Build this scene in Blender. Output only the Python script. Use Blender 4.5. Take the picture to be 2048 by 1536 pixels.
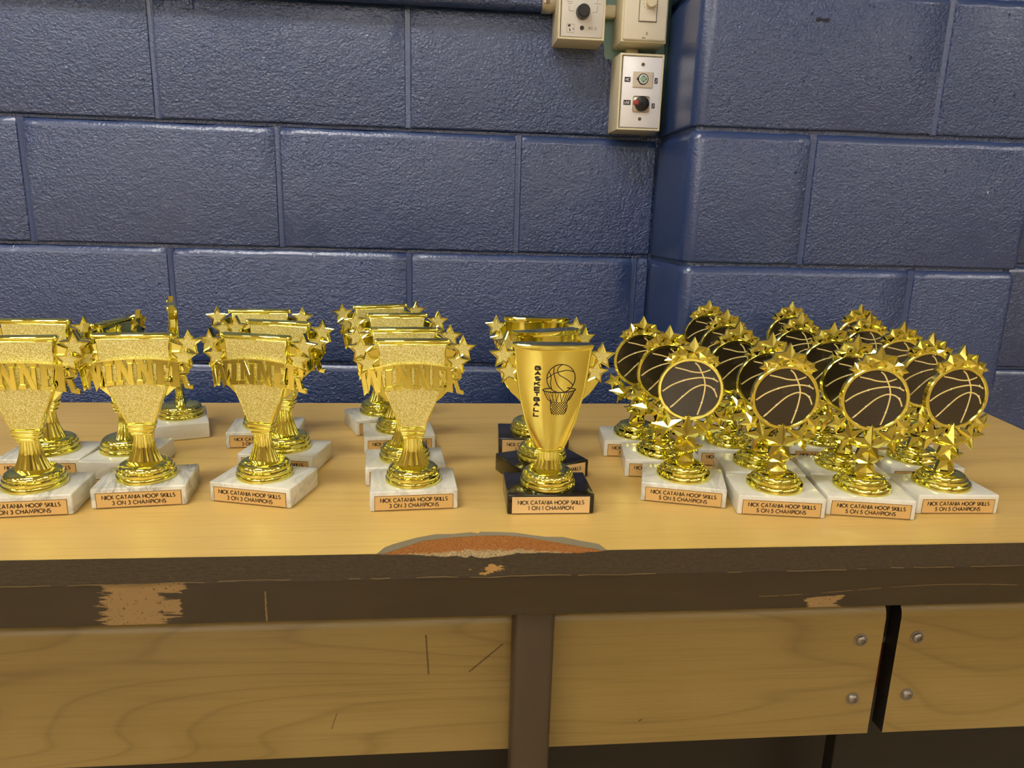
import bpy, bmesh, math, random
from mathutils import Vector, Matrix

for o in list(bpy.data.objects):
    bpy.data.objects.remove(o, do_unlink=True)
scene = bpy.context.scene
col = scene.collection
R = math.radians

# ------------------------------------------------------------------ camera, world, exposure
CAMZ = 1.0888            # eye height
TZ = CAMZ - 0.29924      # table top
D = 1.29572              # back wall distance
A = 0.18343              # pillar projection
FY, BY = 0.59286, 1.10914   # table front / back edge
F_PX = 1436.73
pit, rol, yaw = R(13.479), R(1.586), R(5.594)
fw = Vector((math.sin(yaw)*math.cos(pit), math.cos(yaw)*math.cos(pit), -math.sin(pit)))
rt = fw.cross(Vector((0, 0, 1))).normalized()
up = rt.cross(fw)
rt, up = math.cos(rol)*rt + math.sin(rol)*up, -math.sin(rol)*rt + math.cos(rol)*up
cd = bpy.data.cameras.new('camera')
cd.sensor_fit = 'HORIZONTAL'
cd.sensor_width = 36.0
cd.lens = F_PX/2048*36.0
cd.clip_start = 0.02
cam = bpy.data.objects.new('camera', cd)
col.objects.link(cam)
cam.matrix_world = Matrix(((rt.x, up.x, -fw.x, 0), (rt.y, up.y, -fw.y, 0), (rt.z, up.z, -fw.z, CAMZ), (0, 0, 0, 1)))
scene.camera = cam

world = bpy.data.worlds.new('world')
scene.world = world
world.use_nodes = True
world.node_tree.nodes['Background'].inputs[0].default_value = (0.9, 0.95, 1.0, 1)
world.node_tree.nodes['Background'].inputs[1].default_value = 0.05
LIGHT_COL = (1.0, 0.975, 0.93)
LIGHT_STR = 21.0
scene.view_settings.view_transform = 'Standard'
scene.view_settings.look = 'None'
scene.view_settings.gamma = 1.0
scene.view_settings.exposure = 0.0
scene.view_settings.use_curve_mapping = False

# ------------------------------------------------------------------ helpers
def srgb(r, g, b):
    return tuple((c/255/12.92 if c/255 <= 0.04045 else ((c/255+0.055)/1.055)**2.4) for c in (r, g, b)) + (1.0,)

class NT:
    def __init__(s, name):
        s.m = bpy.data.materials.new(name)
        s.m.use_nodes = True
        s.t = s.m.node_tree
        s.b = s.t.nodes['Principled BSDF']
    def n(s, typ, **kw):
        nd = s.t.nodes.new(typ)
        for k, v in kw.items():
            if k.startswith('i_'):
                key = k[2:]
                key = int(key) if key.isdigit() else key.replace('_', ' ')
                nd.inputs[key].default_value = v
            else:
                setattr(nd, k, v)
        return nd
    def l(s, a, b):
        s.t.links.new(a, b)
    def pos(s, scale=(1, 1, 1), loc=(0, 0, 0), obj=False):
        mp = s.n('ShaderNodeMapping')
        mp.inputs['Scale'].default_value = scale
        mp.inputs['Location'].default_value = loc
        if obj:
            s.l(s.n('ShaderNodeTexCoord').outputs['Object'], mp.inputs[0])
        else:
            s.l(s.n('ShaderNodeNewGeometry').outputs['Position'], mp.inputs[0])
        return mp.outputs[0]
    def noise(s, vec, scale, detail=2.0, rough=0.5, dist=0.0):
        nd = s.n('ShaderNodeTexNoise', i_Scale=scale, i_Detail=detail, i_Roughness=rough, i_Distortion=dist)
        s.l(vec, nd.inputs['Vector'])
        return nd.outputs['Fac']
    def ramp(s, fac, stops, interp='LINEAR'):
        nd = s.n('ShaderNodeValToRGB')
        nd.color_ramp.interpolation = interp
        e = nd.color_ramp.elements
        while len(e) < len(stops):
            e.new(0.5)
        for el, (p, c) in zip(e, stops):
            el.position = p
            el.color = c if len(c) == 4 else tuple(c)+(1,)
        s.l(fac, nd.inputs[0])
        return nd.outputs[0]
    def mix(s, fac, a, b, mode='MIX'):
        nd = s.n('ShaderNodeMix', data_type='RGBA', blend_type=mode)
        for sock, v in ((nd.inputs[0], fac), (nd.inputs[6], a), (nd.inputs[7], b)):
            if hasattr(v, 'links'):
                s.l(v, sock)
            else:
                sock.default_value = v
        return nd.outputs[2]
    def math(s, op, a, b=0.0, clamp=False):
        nd = s.n('ShaderNodeMath', operation=op, use_clamp=clamp)
        for sock, v in zip(nd.inputs, (a, b)):
            if hasattr(v, 'links'):
                s.l(v, sock)
            else:
                sock.default_value = v
        return nd.outputs[0]
    def bump(s, h, strength=0.3, distance=0.001):
        nd = s.n('ShaderNodeBump', i_Strength=strength, i_Distance=distance)
        s.l(h, nd.inputs['Height'])
        s.l(nd.outputs[0], s.b.inputs['Normal'])
        return nd
    def set(s, color=None, rough=None, metal=None, spec=None, coat=None):
        for key, v in (('Base Color', color), ('Roughness', rough), ('Metallic', metal), ('Specular IOR Level', spec), ('Coat Weight', coat)):
            if v is None:
                continue
            if hasattr(v, 'links'):
                s.l(v, s.b.inputs[key])
            else:
                s.b.inputs[key].default_value = v
        return s

def simple(name, color, rough=0.5, metal=0.0, spec=0.5, coat=0.0):
    return NT(name).set(color, rough, metal, spec, coat).m

class MB:
    """collects shapes, links them as one mesh"""
    def __init__(s, k=1.0):
        s.v, s.f, s.mi, s.k, s.cur = [], [], [], k, 0
    def add(s, vs, fs):
        n = len(s.v)
        s.v += [tuple(c*s.k for c in v) for v in vs]
        s.f += [tuple(i+n for i in f) for f in fs]
        s.mi += [s.cur]*len(fs)
        return s
    def box(s, x0, x1, y0, y1, z0, z1):
        return s.add([(x, y, z) for x in (x0, x1) for y in (y0, y1) for z in (z0, z1)],
                     [(0, 1, 3, 2), (4, 6, 7, 5), (0, 4, 5, 1), (2, 3, 7, 6), (0, 2, 6, 4), (1, 5, 7, 3)])
    def prism(s, poly, y0, y1, fy=None):
        """poly in (x,z), counter-clockwise seen from the front (-y); front at y0, back at y1"""
        n = len(poly)
        ar = sum(poly[i][0]*poly[(i+1) % n][1]-poly[(i+1) % n][0]*poly[i][1] for i in range(n))
        if ar < 0:
            poly = poly[::-1]
        off = fy or (lambda x, z: 0.0)
        vs = [(x, y0+off(x, z), z) for x, z in poly]+[(x, y1+off(x, z), z) for x, z in poly]
        fs = [tuple(range(n)), tuple(range(2*n-1, n-1, -1))]
        fs += [((i+1) % n, i, n+i, n+(i+1) % n) for i in range(n)]
        return s.add(vs, fs)
    def lathe(s, prof, n=48, mod=None, ell=1.0):
        """prof: (r,z) from bottom to top, axis z"""
        vs, fs = [], []
        for j, (r, z) in enumerate(prof):
            for i in range(n):
                t = 2*math.pi*i/n
                rr = r+(mod(j, t) if mod else 0)
                vs.append((rr*math.cos(t), rr*math.sin(t)*ell, z))
        for j in range(len(prof)-1):
            for i in range(n):
                k = (i+1) % n
                fs.append((j*n+i, j*n+k, (j+1)*n+k, (j+1)*n+i))
        fs.append(tuple(range(n-1, -1, -1)))
        m = (len(prof)-1)*n
        fs.append(tuple(range(m, m+n)))
        return s.add(vs, fs)
    def tube(s, path, r, n=10, cap=True):
        pts = [Vector(p) for p in path]
        vs, fs = [], []
        ref = None
        for i, p in enumerate(pts):
            d = (pts[min(i+1, len(pts)-1)]-pts[max(i-1, 0)]).normalized()
            if ref is None:
                ref = Vector((0, 0, 1)) if abs(d.z) < 0.9 else Vector((1, 0, 0))
            a = d.cross(ref).normalized()
            b = a.cross(d).normalized()
            ref = b
            rr = r[i] if isinstance(r, (list, tuple)) else r
            for k in range(n):
                t = 2*math.pi*k/n
                vs.append(tuple(p+a*(rr*math.cos(t))+b*(rr*math.sin(t))))
        for i in range(len(pts)-1):
            for k in range(n):
                q = (k+1) % n
                fs.append((i*n+k, i*n+q, (i+1)*n+q, (i+1)*n+k))
        if cap:
            fs.append(tuple(range(n-1, -1, -1)))
            m = (len(pts)-1)*n
            fs.append(tuple(range(m, m+n)))
        return s.add(vs, fs)
    def ball(s, c, r, n=12, m=8, sq=(1, 1, 1)):
        vs, fs = [], []
        for j in range(m+1):
            ph = -math.pi/2+math.pi*j/m
            for i in range(n):
                t = 2*math.pi*i/n
                vs.append((c[0]+r*sq[0]*math.cos(ph)*math.cos(t), c[1]+r*sq[1]*math.cos(ph)*math.sin(t), c[2]+r*sq[2]*math.sin(ph)))
        for j in range(m):
            for i in range(n):
                k = (i+1) % n
                fs.append((j*n+i, j*n+k, (j+1)*n+k, (j+1)*n+i))
        return s.add(vs, fs)
    def ribbon(s, pts, w, y0, y1, fy=None, closed=False):
        """flat stroke of width w along 2d points (x,z), front y0, back y1"""
        P = [Vector((p[0], p[1])) for p in pts]
        n = len(P)
        L = []
        for i in range(n):
            if closed:
                d0, d1 = (P[i]-P[i-1]), (P[(i+1) % n]-P[i])
            else:
                d0, d1 = (P[i]-P[max(i-1, 0)]), (P[min(i+1, n-1)]-P[i])
            if d0.length < 1e-9:
                d0 = d1
            if d1.length < 1e-9:
                d1 = d0
            d0.normalize(); d1.normalize()
            t = (d0+d1)
            if t.length < 1e-6:
                t = d0
            t.normalize()
            nn = Vector((-t.y, t.x))
            c = max(0.45, nn.dot(Vector((-d0.y, d0.x))))
            L.append((P[i]+nn*(w/2/c), P[i]-nn*(w/2/c)))
        off = fy or (lambda x, z: 0.0)
        vs, fs = [], []
        for a, b in L:
            for q in (a, b):
                vs.append((q.x, y0+off(q.x, q.y), q.y))
                vs.append((q.x, y1+off(q.x, q.y), q.y))
        for i in range(n if closed else n-1):
            a, b = 4*i, 4*((i+1) % n)
            fs += [(a, a+2, b+2, b), (a+1, b+1, b+3, a+3), (a, b, b+1, a+1), (a+2, a+3, b+3, b+2)]
        if not closed:
            fs += [(0, 1, 3, 2), (4*n-4, 4*n-2, 4*n-1, 4*n-3)]
        return s.add(vs, fs)
    def mesh(s, name, mats, smooth=False, bevel=0.0, segs=2, angle=35):
        me = bpy.data.meshes.new(name)
        me.from_pydata(s.v, [], s.f)
        mats = mats if isinstance(mats, (list, tuple)) else [mats]
        for m in mats:
            me.materials.append(m)
        if len(mats) > 1:
            me.polygons.foreach_set('material_index', s.mi)
        bm = bmesh.new()
        bm.from_mesh(me)
        if bevel:
            bmesh.ops.remove_doubles(bm, verts=bm.verts, dist=1e-7)
            es = [e for e in bm.edges if len(e.link_faces) == 2 and e.calc_face_angle(0) > R(30)]
            bmesh.ops.bevel(bm, geom=es, offset=bevel, segments=segs, affect='EDGES', profile=0.5)
        bmesh.ops.recalc_face_normals(bm, faces=bm.faces)
        bm.to_mesh(me)
        bm.free()
        if smooth:
            me.polygons.foreach_set('use_smooth', [True]*len(me.polygons))
            me.set_sharp_from_angle(angle=R(angle))
        me.update()
        return me

def link(name, me, parent=None, loc=None, label=None, cat=None, group=None, kind=None):
    o = bpy.data.objects.new(name, me)
    col.objects.link(o)
    if parent:
        o.parent = parent
    if loc is not None:
        o.location = loc
    for k, v in (('label', label), ('category', cat), ('group', group), ('kind', kind)):
        if v:
            o[k] = v
    return o

def arc(cx, cz, rx, rz, a0, a1, n):
    return [(cx+rx*math.cos(R(a0+(a1-a0)*i/n)), cz+rz*math.sin(R(a0+(a1-a0)*i/n))) for i in range(n+1)]

def smooth_path(pts, n=6):
    """Catmull-Rom through 2d points"""
    out = []
    P = [Vector(p) for p in pts]
    for i in range(len(P)-1):
        p0, p1, p2, p3 = P[max(i-1, 0)], P[i], P[i+1], P[min(i+2, len(P)-1)]
        for k in range(n):
            t = k/n
            out.append(tuple(0.5*((2*p1)+(p2-p0)*t+(2*p0-5*p1+4*p2-p3)*t*t+(3*p1-p0-3*p2+p3)*t**3)))
    out.append(tuple(P[-1]))
    return out

# ------------------------------------------------------------------ materials
def mat_paint(name='blue_wall_paint', rel=1.0):
    t = NT(name)
    p = t.pos()
    n1 = t.noise(t.pos((1, 1, 1.25)), 225, 2.0, 0.5, 0.3)
    big = t.noise(p, 6.0, 2, 0.5)
    n2 = t.noise(p, 60, 3, 0.6)
    pit_ = t.noise(p, 95, 1, 0.5)
    pits = t.ramp(pit_, [(0.16, (1, 1, 1)), (0.24, (0, 0, 0))])
    amp = t.ramp(big, [(0.32, (0.35, 0.35, 0.35)), (0.6, (1, 1, 1))])
    h = t.math('MULTIPLY', n1, amp)
    h = t.math('ADD', h, t.math('MULTIPLY', n2, 0.5))
    h = t.math('SUBTRACT', h, t.math('MULTIPLY', pits, 0.9))
    c = t.mix(t.ramp(big, [(0.3, (0, 0, 0)), (0.7, (1, 1, 1))]), srgb(43, 64, 112), srgb(49, 71, 120))
    t.set(c, 0.28, 0.0, 1.0)
    t.bump(h, rel, 0.0032)
    return t.m

def mat_wood(name, cl, cm, cdk, stretch, ringscale, contrast=1.0, rough=0.38, xoff=0.0, bumpy=0.0, along='x'):
    t = NT(name)
    p = t.pos((stretch, 1, 1), (xoff, 0, 0))
    base = t.noise(p, 4.0, 2.6, 0.42, 0.4)
    # contour lines of a stretched noise field make cathedral grain
    ring = t.math('FRACT', t.math('MULTIPLY', base, ringscale))
    ring = t.ramp(ring, [(0.0, (1, 1, 1)), (0.10, (0.3, 0.3, 0.3)), (0.4, (0, 0, 0)), (0.90, (0.1, 0.1, 0.1)), (1.0, (1, 1, 1))])
    fine = t.noise(t.pos((stretch*0.35, 5, 5), (xoff, 0, 0)), 90, 3, 0.65)
    fine2 = t.noise(t.pos((0.04, 1, 1), (xoff, 2, 0)), 170, 2, 0.6)
    blot = t.noise(t.pos((0.5, 1, 1), (xoff, 1, 0)), 9, 2, 0.5)
    c = t.mix(t.ramp(blot, [(0.3, (0, 0, 0)), (0.7, (1, 1, 1))]), cm, cl)
    c = t.mix(t.math('MULTIPLY', ring, 0.55*contrast, True), c, cdk)
    c = t.mix(t.math('MULTIPLY', t.ramp(fine, [(0.5, (0, 0, 0)), (0.75, (1, 1, 1))]), 0.35*contrast, True), c, cdk)
    c = t.mix(t.math('MULTIPLY', t.ramp(fine2, [(0.52, (0, 0, 0)), (0.7, (1, 1, 1))]), 0.3*contrast, True), c, cdk)
    return t, c

def mat_table():
    t, c = mat_wood('maple_laminate_top', srgb(228, 192, 113), srgb(221, 184, 103), srgb(194, 154, 80), 0.10, 12, 0.72)
    t.set(c, 0.30, 0, 0.45)
    t.bump(t.noise(t.pos(), 700, 1), 0.05, 0.0003)
    return t.m

def mat_board(xoff, marks=()):
    t, c = mat_wood('oak_laminate_panel', srgb(150, 126, 72), srgb(140, 116, 63), srgb(94, 74, 37), 0.15, 40, 0.62, xoff=xoff)
    geo = t.n('ShaderNodeSeparateXYZ')
    t.l(t.n('ShaderNodeNewGeometry').outputs['Position'], geo.inputs[0])
    X, Z = geo.outputs[0], geo.outputs[2]
    jit = t.noise(t.pos(), 900, 3, 0.7)
    for (x0, z0, x1, z1, w, s) in marks:      # dark scuff strokes
        dx, dz = x1-x0, z1-z0
        L = math.hypot(dx, dz)
        ux, uz = dx/L, dz/L
        al = t.math('ADD', t.math('MULTIPLY', t.math('SUBTRACT', X, x0), ux), t.math('MULTIPLY', t.math('SUBTRACT', Z, z0), uz))
        ac = t.math('ABSOLUTE', t.math('ADD', t.math('MULTIPLY', t.math('SUBTRACT', X, x0), -uz), t.math('MULTIPLY', t.math('SUBTRACT', Z, z0), ux)))
        ins = t.math('MULTIPLY', t.math('GREATER_THAN', al, 0.0), t.math('LESS_THAN', al, L))
        ac = t.math('ADD', ac, t.math('MULTIPLY', t.math('SUBTRACT', jit, 0.4), w*1.6))
        m = t.math('MULTIPLY', t.math('LESS_THAN', ac, w), ins)
        c = t.mix(t.math('MULTIPLY', m, s), c, srgb(60, 40, 14))
    t.set(c, 0.34, 0, 0.45)
    t.bump(t.noise(t.pos((0.1, 1, 1)), 500, 2), 0.12, 0.0004)
    return t.m

def mat_rail():
    """dark painted steel rail with worn patches down to tan primer"""
    t = NT('dark_painted_rail')
    geo = t.n('ShaderNodeSeparateXYZ')
    t.l(t.n('ShaderNodeNewGeometry').outputs['Position'], geo.inputs[0])
    X, Z = geo.outputs[0], geo.outputs[2]
    j = t.noise(t.pos((0.22, 1, 1.8)), 130, 6, 0.75)
    j2 = t.noise(t.pos(), 420, 4, 0.65)
    c = t.mix(t.ramp(t.noise(t.pos((0.2, 1, 1)), 60, 3), [(0.35, (0, 0, 0)), (0.75, (1, 1, 1))]), srgb(54, 44, 27), srgb(60, 50, 32))
    prim = t.mix(t.ramp(j2, [(0.33, (1, 1, 1)), (0.40, (0, 0, 0))]), srgb(142, 114, 70), srgb(80, 48, 20))
    patches = [(-0.268, TZ-0.041, 0.026, 0.034, 0.55), (-0.243, TZ-0.026, 0.017, 0.009, 0.6), (-0.238, TZ-0.047, 0.009, 0.008, 0.5), (0.365, TZ-0.060, 0.017, 0.0075, 0.6)]
    tot = None
    for (px, pz, hx, hz, jit) in patches:
        dx = t.math('DIVIDE', t.math('ABSOLUTE', t.math('SUBTRACT', X, px)), hx)
        dz = t.math('DIVIDE', t.math('ABSOLUTE', t.math('SUBTRACT', Z, pz)), hz)
        d = t.math('MAXIMUM', dx, dz)
        d = t.math('ADD', d, t.math('MULTIPLY', t.math('SUBTRACT', j, 0.5), jit*4.6))
        m = t.math('LESS_THAN', d, 0.95)
        tot = m if tot is None else t.math('MAXIMUM', tot, m)
    c = t.mix(tot, c, prim)
    # one upright scratch and a long faint curved one
    s1 = t.math('MULTIPLY', t.math('LESS_THAN', t.math('ABSOLUTE', t.math('ADD', t.math('SUBTRACT', X, -0.1567), t.math('MULTIPLY', t.math('SUBTRACT', j2, 0.5), 0.003))), 0.0007), t.math('LESS_THAN', Z, TZ-0.034))
    wav = t.math('MULTIPLY', t.math('SINE', t.math('MULTIPLY', X, 16.0)), 0.004)
    s2 = t.math('LESS_THAN', t.math('ABSOLUTE', t.math('SUBTRACT', Z, t.math('ADD', TZ-0.0465, wav))), 0.0003)
    s2 = t.math('MULTIPLY', s2, t.math('GREATER_THAN', X, 0.30))
    s2 = t.math('MULTIPLY', s2, t.math('GREATER_THAN', j, 0.46))
    c = t.mix(t.math('MULTIPLY', t.math('MAXIMUM', s1, s2), 0.55), c, srgb(150, 122, 76))
    t.set(c, t.ramp(tot, [(0, (0.38,)*3), (1, (0.7,)*3)]), 0, 0.4)
    t.bump(t.math('ADD', t.math('MULTIPLY', j2, 0.25), t.math('MULTIPLY', tot, -0.4)), 0.35, 0.0006)
    return t.m

def mat_edge():
    t = NT('dark_painted_core_edge')
    j = t.noise(t.pos((0.4, 1, 1)), 420, 4, 0.7)
    k = t.noise(t.pos((0.5, 1, 1)), 150, 4, 0.7)
    c = t.mix(t.ramp(j, [(0.35, (0, 0, 0)), (0.8, (1, 1, 1))]), srgb(58, 48, 32), srgb(76, 66, 46))
    chips = t.ramp(t.math('ADD', t.math('MULTIPLY', j, 0.5), t.math('MULTIPLY', k, 0.5)), [(0.645, (0, 0, 0)), (0.665, (1, 1, 1))])
    geo = t.n('ShaderNodeSeparateXYZ')
    t.l(t.n('ShaderNodeNewGeometry').outputs['Position'], geo.inputs[0])
    X, Z = geo.outputs[0], geo.outputs[2]
    # broken spot below the chip
    dx = t.math('DIVIDE', t.math('ABSOLUTE', t.math('SUBTRACT', X, 0.044)), 0.020)
    dz = t.math('DIVIDE', t.math('ABSOLUTE', t.math('SUBTRACT', Z, TZ-0.0165)), 0.0065)
    d = t.math('ADD', t.math('ADD', dx, dz), t.math('MULTIPLY', t.math('SUBTRACT', k, 0.5), 4.5))
    chips = t.math('MAXIMUM', t.math('MULTIPLY', chips, 0.5), t.math('LESS_THAN', d, 0.55))
    c = t.mix(chips, c, srgb(176, 136, 76))
    t.set(c, 0.55, 0, 0.4)
    t.bump(t.math('ADD', j, k), 0.6, 0.0012)
    return t.m

def mat_particle():
    t = NT('bare_particle_board')
    geo = t.n('ShaderNodeSeparateXYZ')
    t.l(t.n('ShaderNodeNewGeometry').outputs['Position'], geo.inputs[0])
    a_ = t.noise(t.pos(), 700, 4, 0.75)
    b_ = t.noise(t.pos(), 160, 3, 0.6)
    red = t.mix(t.ramp(a_, [(0.35, (0, 0, 0)), (0.68, (1, 1, 1))]), srgb(140, 78, 30), srgb(206, 142, 76))
    tan = t.mix(t.ramp(a_, [(0.38, (0, 0, 0)), (0.62, (1, 1, 1))]), srgb(120, 96, 58), srgb(228, 200, 150))
    # pale, freshly crushed zone along the front lip
    dy = t.math('SUBTRACT', geo.outputs[1], FY)
    dx = t.math('ABSOLUTE', t.math('SUBTRACT', geo.outputs[0], 0.035))
    e = t.math('ADD', t.math('MULTIPLY', dy, 62.0), t.math('MULTIPLY', dx, 11.0))
    e = t.math('ADD', e, t.math('MULTIPLY', t.math('SUBTRACT', b_, 0.5), 1.1))
    c = t.mix(t.ramp(e, [(0.75, (1, 1, 1)), (1.05, (0, 0, 0))]), red, tan)
    t.set(c, 0.85, 0, 0.2)
    t.bump(a_, 0.9, 0.0014)
    return t.m

def mat_marble():
    t = NT('white_veined_marble')
    tc = t.n('ShaderNodeTexCoord')
    oi = t.n('ShaderNodeObjectInfo')
    add = t.n('ShaderNodeVectorMath', operation='MULTIPLY_ADD')
    t.l(oi.outputs['Random'], add.inputs[0])
    add.inputs[1].default_value = (7, 11, 5)
    t.l(tc.outputs['Object'], add.inputs[2])
    rotm = t.n('ShaderNodeMapping')
    rotm.inputs['Rotation'].default_value = (0.3, 0.2, 0.7)
    rotm.inputs['Scale'].default_value = (1.0, 0.35, 0.7)
    t.l(add.outputs[0], rotm.inputs[0])
    v = rotm.outputs[0]
    n1 = t.noise(v, 38, 5, 0.6, 1.2)
    vein = t.math('ABSOLUTE', t.math('SUBTRACT', n1, 0.5))
    vm = t.ramp(vein, [(0.0, (1, 1, 1)), (0.05, (0.5,)*3), (0.13, (0, 0, 0))])
    cloud = t.ramp(t.noise(v, 22, 3, 0.6), [(0.4, (0, 0, 0)), (0.75, (1, 1, 1))])
    sep = t.n('ShaderNodeSeparateColor')
    t.l(oi.outputs['Color'], sep.inputs[0])
    s = t.math('MULTIPLY', t.math('MULTIPLY', vm, t.math('ADD', t.math('MULTIPLY', cloud, 0.8), 0.25)), sep.outputs[0], True)
    c = t.mix(t.math('MULTIPLY', cloud, 0.35), srgb(232, 230, 216), srgb(205, 204, 190))
    c = t.mix(s, c, srgb(98, 98, 92))
    t.set(c, 0.16, 0, 0.5)
    t.b.inputs['Subsurface Weight'].default_value = 0.0
    return t.m

def mat_gold(name, color, rough, bump_scale=0, bump_str=0.0, dist=0.0005):
    t = NT(name)
    t.set(color, rough, 1.0)
    if bump_scale:
        t.bump(t.noise(t.pos(obj=True), bump_scale, 1, 0.5), bump_str, dist)
    return t.m

M = {}
M['paint'] = mat_paint()
M['paint_smooth'] = mat_paint('blue_wall_paint_on_mortar', 0.22)
M['table'] = mat_table()
M['rail'] = mat_rail()
M['edge'] = mat_edge()
M['particle'] = mat_particle()
M['marble'] = mat_marble()
M['gold'] = mat_gold('gold_chrome', srgb(244, 238, 132), 0.05)
M['gold_satin'] = mat_gold('gold_brushed', srgb(242, 232, 124), 0.15)
tg = NT('gold_stippled_painted_sparkle')
gn = tg.noise(tg.pos(obj=True), 1250, 1.5, 0.6)
tg.set(tg.ramp(gn, [(0.34, srgb(196, 182, 92)), (0.52, srgb(234, 224, 138)), (0.66, srgb(255, 253, 208))]), 0.38, 1.0)  # sparkle of the relief put into the colour as pale and dark flecks
tg.bump(gn, 0.8, 0.0007)
M['glitter'] = tg.m
M['black_base'] = simple('polished_black_stone', srgb(28, 23, 15), 0.10, 0, 0.6)
M['plaque'] = simple('copper_tan_plate', srgb(222, 184, 118), 0.36, 0.2)
M['plaque_pale'] = simple('pale_copper_plate', srgb(236, 204, 148), 0.36, 0.3)
M['ink'] = simple('black_print', srgb(30, 20, 8), 0.5)
M['border'] = simple('dark_border_print', srgb(70, 44, 18), 0.5)
M['disc'] = simple('dark_ball_print', srgb(44, 37, 24), 0.22, 0, 0.5, 0.6)
M['line'] = simple('cream_gold_print', srgb(236, 214, 140), 0.35, 0.0)
M['spark'] = simple('white_sparkle_print', srgb(255, 252, 236), 0.3)
M['laminate_edge'] = simple('grey_laminate_edge', srgb(132, 122, 98), 0.6)
M['beige'] = simple('cream_plastic', srgb(224, 214, 182), 0.38)
M['ivory'] = simple('ivory_plastic', srgb(232, 224, 204), 0.34)
M['rcface'] = simple('pale_grey_plate', srgb(222, 219, 212), 0.42)
M['steel'] = simple('white_brushed_steel', srgb(246, 246, 250), 0.34, 0.15)
M['nickel'] = simple('satin_nickel', srgb(206, 196, 180), 0.35, 0.75)
M['screw'] = simple('dull_screw_metal', srgb(120, 108, 92), 0.4, 0.8)
M['bolt'] = simple('zinc_bolt', srgb(150, 142, 130), 0.38, 0.85)
M['black'] = simple('black_plastic', srgb(20, 20, 22), 0.3)
M['green'] = simple('pale_green_insert', srgb(150, 186, 160), 0.45)
M['red'] = simple('red_latch', srgb(170, 62, 50), 0.4)
M['teal'] = simple('old_teal_paint', srgb(124, 160, 158), 0.45)
M['tape'] = simple('black_label_tape', srgb(26, 26, 28), 0.4)
M['white_print'] = simple('white_print', srgb(226, 226, 226), 0.5)
M['grey_print'] = simple('grey_print', srgb(120, 116, 112), 0.5)
M['leg'] = simple('brown_black_leg_paint', srgb(66, 54, 38), 0.42)
M['floor'] = simple('maple_gym_floor', srgb(184, 158, 112), 0.25)
tw = NT('two_tone_wall_paint')
gz = tw.n('ShaderNodeSeparateXYZ')
tw.l(tw.n('ShaderNodeNewGeometry').outputs['Position'], gz.inputs[0])
tw.set(tw.mix(tw.math('GREATER_THAN', gz.outputs[2], 1.9), srgb(138, 118, 84), srgb(222, 214, 190)), 0.5)
M['cream_wall'] = tw.m
M['ceiling'] = simple('white_ceiling_paint', srgb(226, 222, 210), 0.8)
M['rust'] = simple('rusty_bracket_metal', srgb(92, 44, 22), 0.7, 0.3)
M['gap_dark'] = simple('dark_gap_shade', srgb(22, 16, 9), 0.6)  # panel ends darkened to carry the shade of the gap; also colours the arm
M['frame'] = simple('white_fixture_metal', srgb(225, 225, 222), 0.5)
M['door'] = simple('dark_door_paint', srgb(46, 38, 30), 0.4)
tl = NT('lit_diffuser')
tl.b.inputs['Emission Color'].default_value = LIGHT_COL+(1,)
tl.b.inputs['Emission Strength'].default_value = LIGHT_STR
M['diffuser'] = tl.m

# ------------------------------------------------------------------ room shell
RX0, RX1, RY0, RZ1 = -6.0, 6.0, -19.0, 3.7
rnd = random.Random(4)
CH = 0.2032
XL, XR = 0.372, 0.944         # pillar sides
WX0, WX1 = -1.283, 1.34       # extent of block-by-block wall

def struct(name, mb, mat, label=None, parent=None, **kw):
    o = link(name, mb.mesh(name, mat, **kw), parent)
    if parent is None:
        o['kind'] = 'structure'
        o['label'] = label
    return o

struct('floor', MB().box(RX0-.2, RX1+.2, RY0-.2, D+.25, -0.1, 0), M['floor'], 'pale maple gym floor')
struct('ceiling', MB().box(RX0-.2, RX1+.2, RY0-.2, D+.25, RZ1, RZ1+.1), M['ceiling'], 'white painted ceiling with light panels')
struct('wall_left', MB().box(RX0-.2, RX0, RY0-.2, D+.25, 0, RZ1), M['cream_wall'], 'side wall painted tan below and cream above')
struct('wall_right', MB().box(RX1, RX1+.2, RY0-.2, D+.25, 0, RZ1), M['cream_wall'], 'side wall painted tan below and cream above, facing the other')
struct('wall_front', MB().box(RX0, RX1, RY0-.2, RY0, 0, RZ1), M['cream_wall'], 'end wall across the room, tan below and cream above')
Z_LO, Z_HI = 2*CH, 9*CH
wb = MB()
wb.box(RX0, RX1, D+.0065, D+.25, 0, RZ1)
wb.box(RX0, WX0, D, D+.0065, 0, RZ1)
wb.box(WX1, RX1, D, D+.0065, 0, RZ1)
wb.box(WX0, WX1, D, D+.0065, 0, Z_LO)
wb.box(WX0, WX1, D, D+.0065, Z_HI, RZ1)
wall = struct('wall_back', wb, M['paint'], 'glossy blue painted concrete block wall behind the table')

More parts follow.
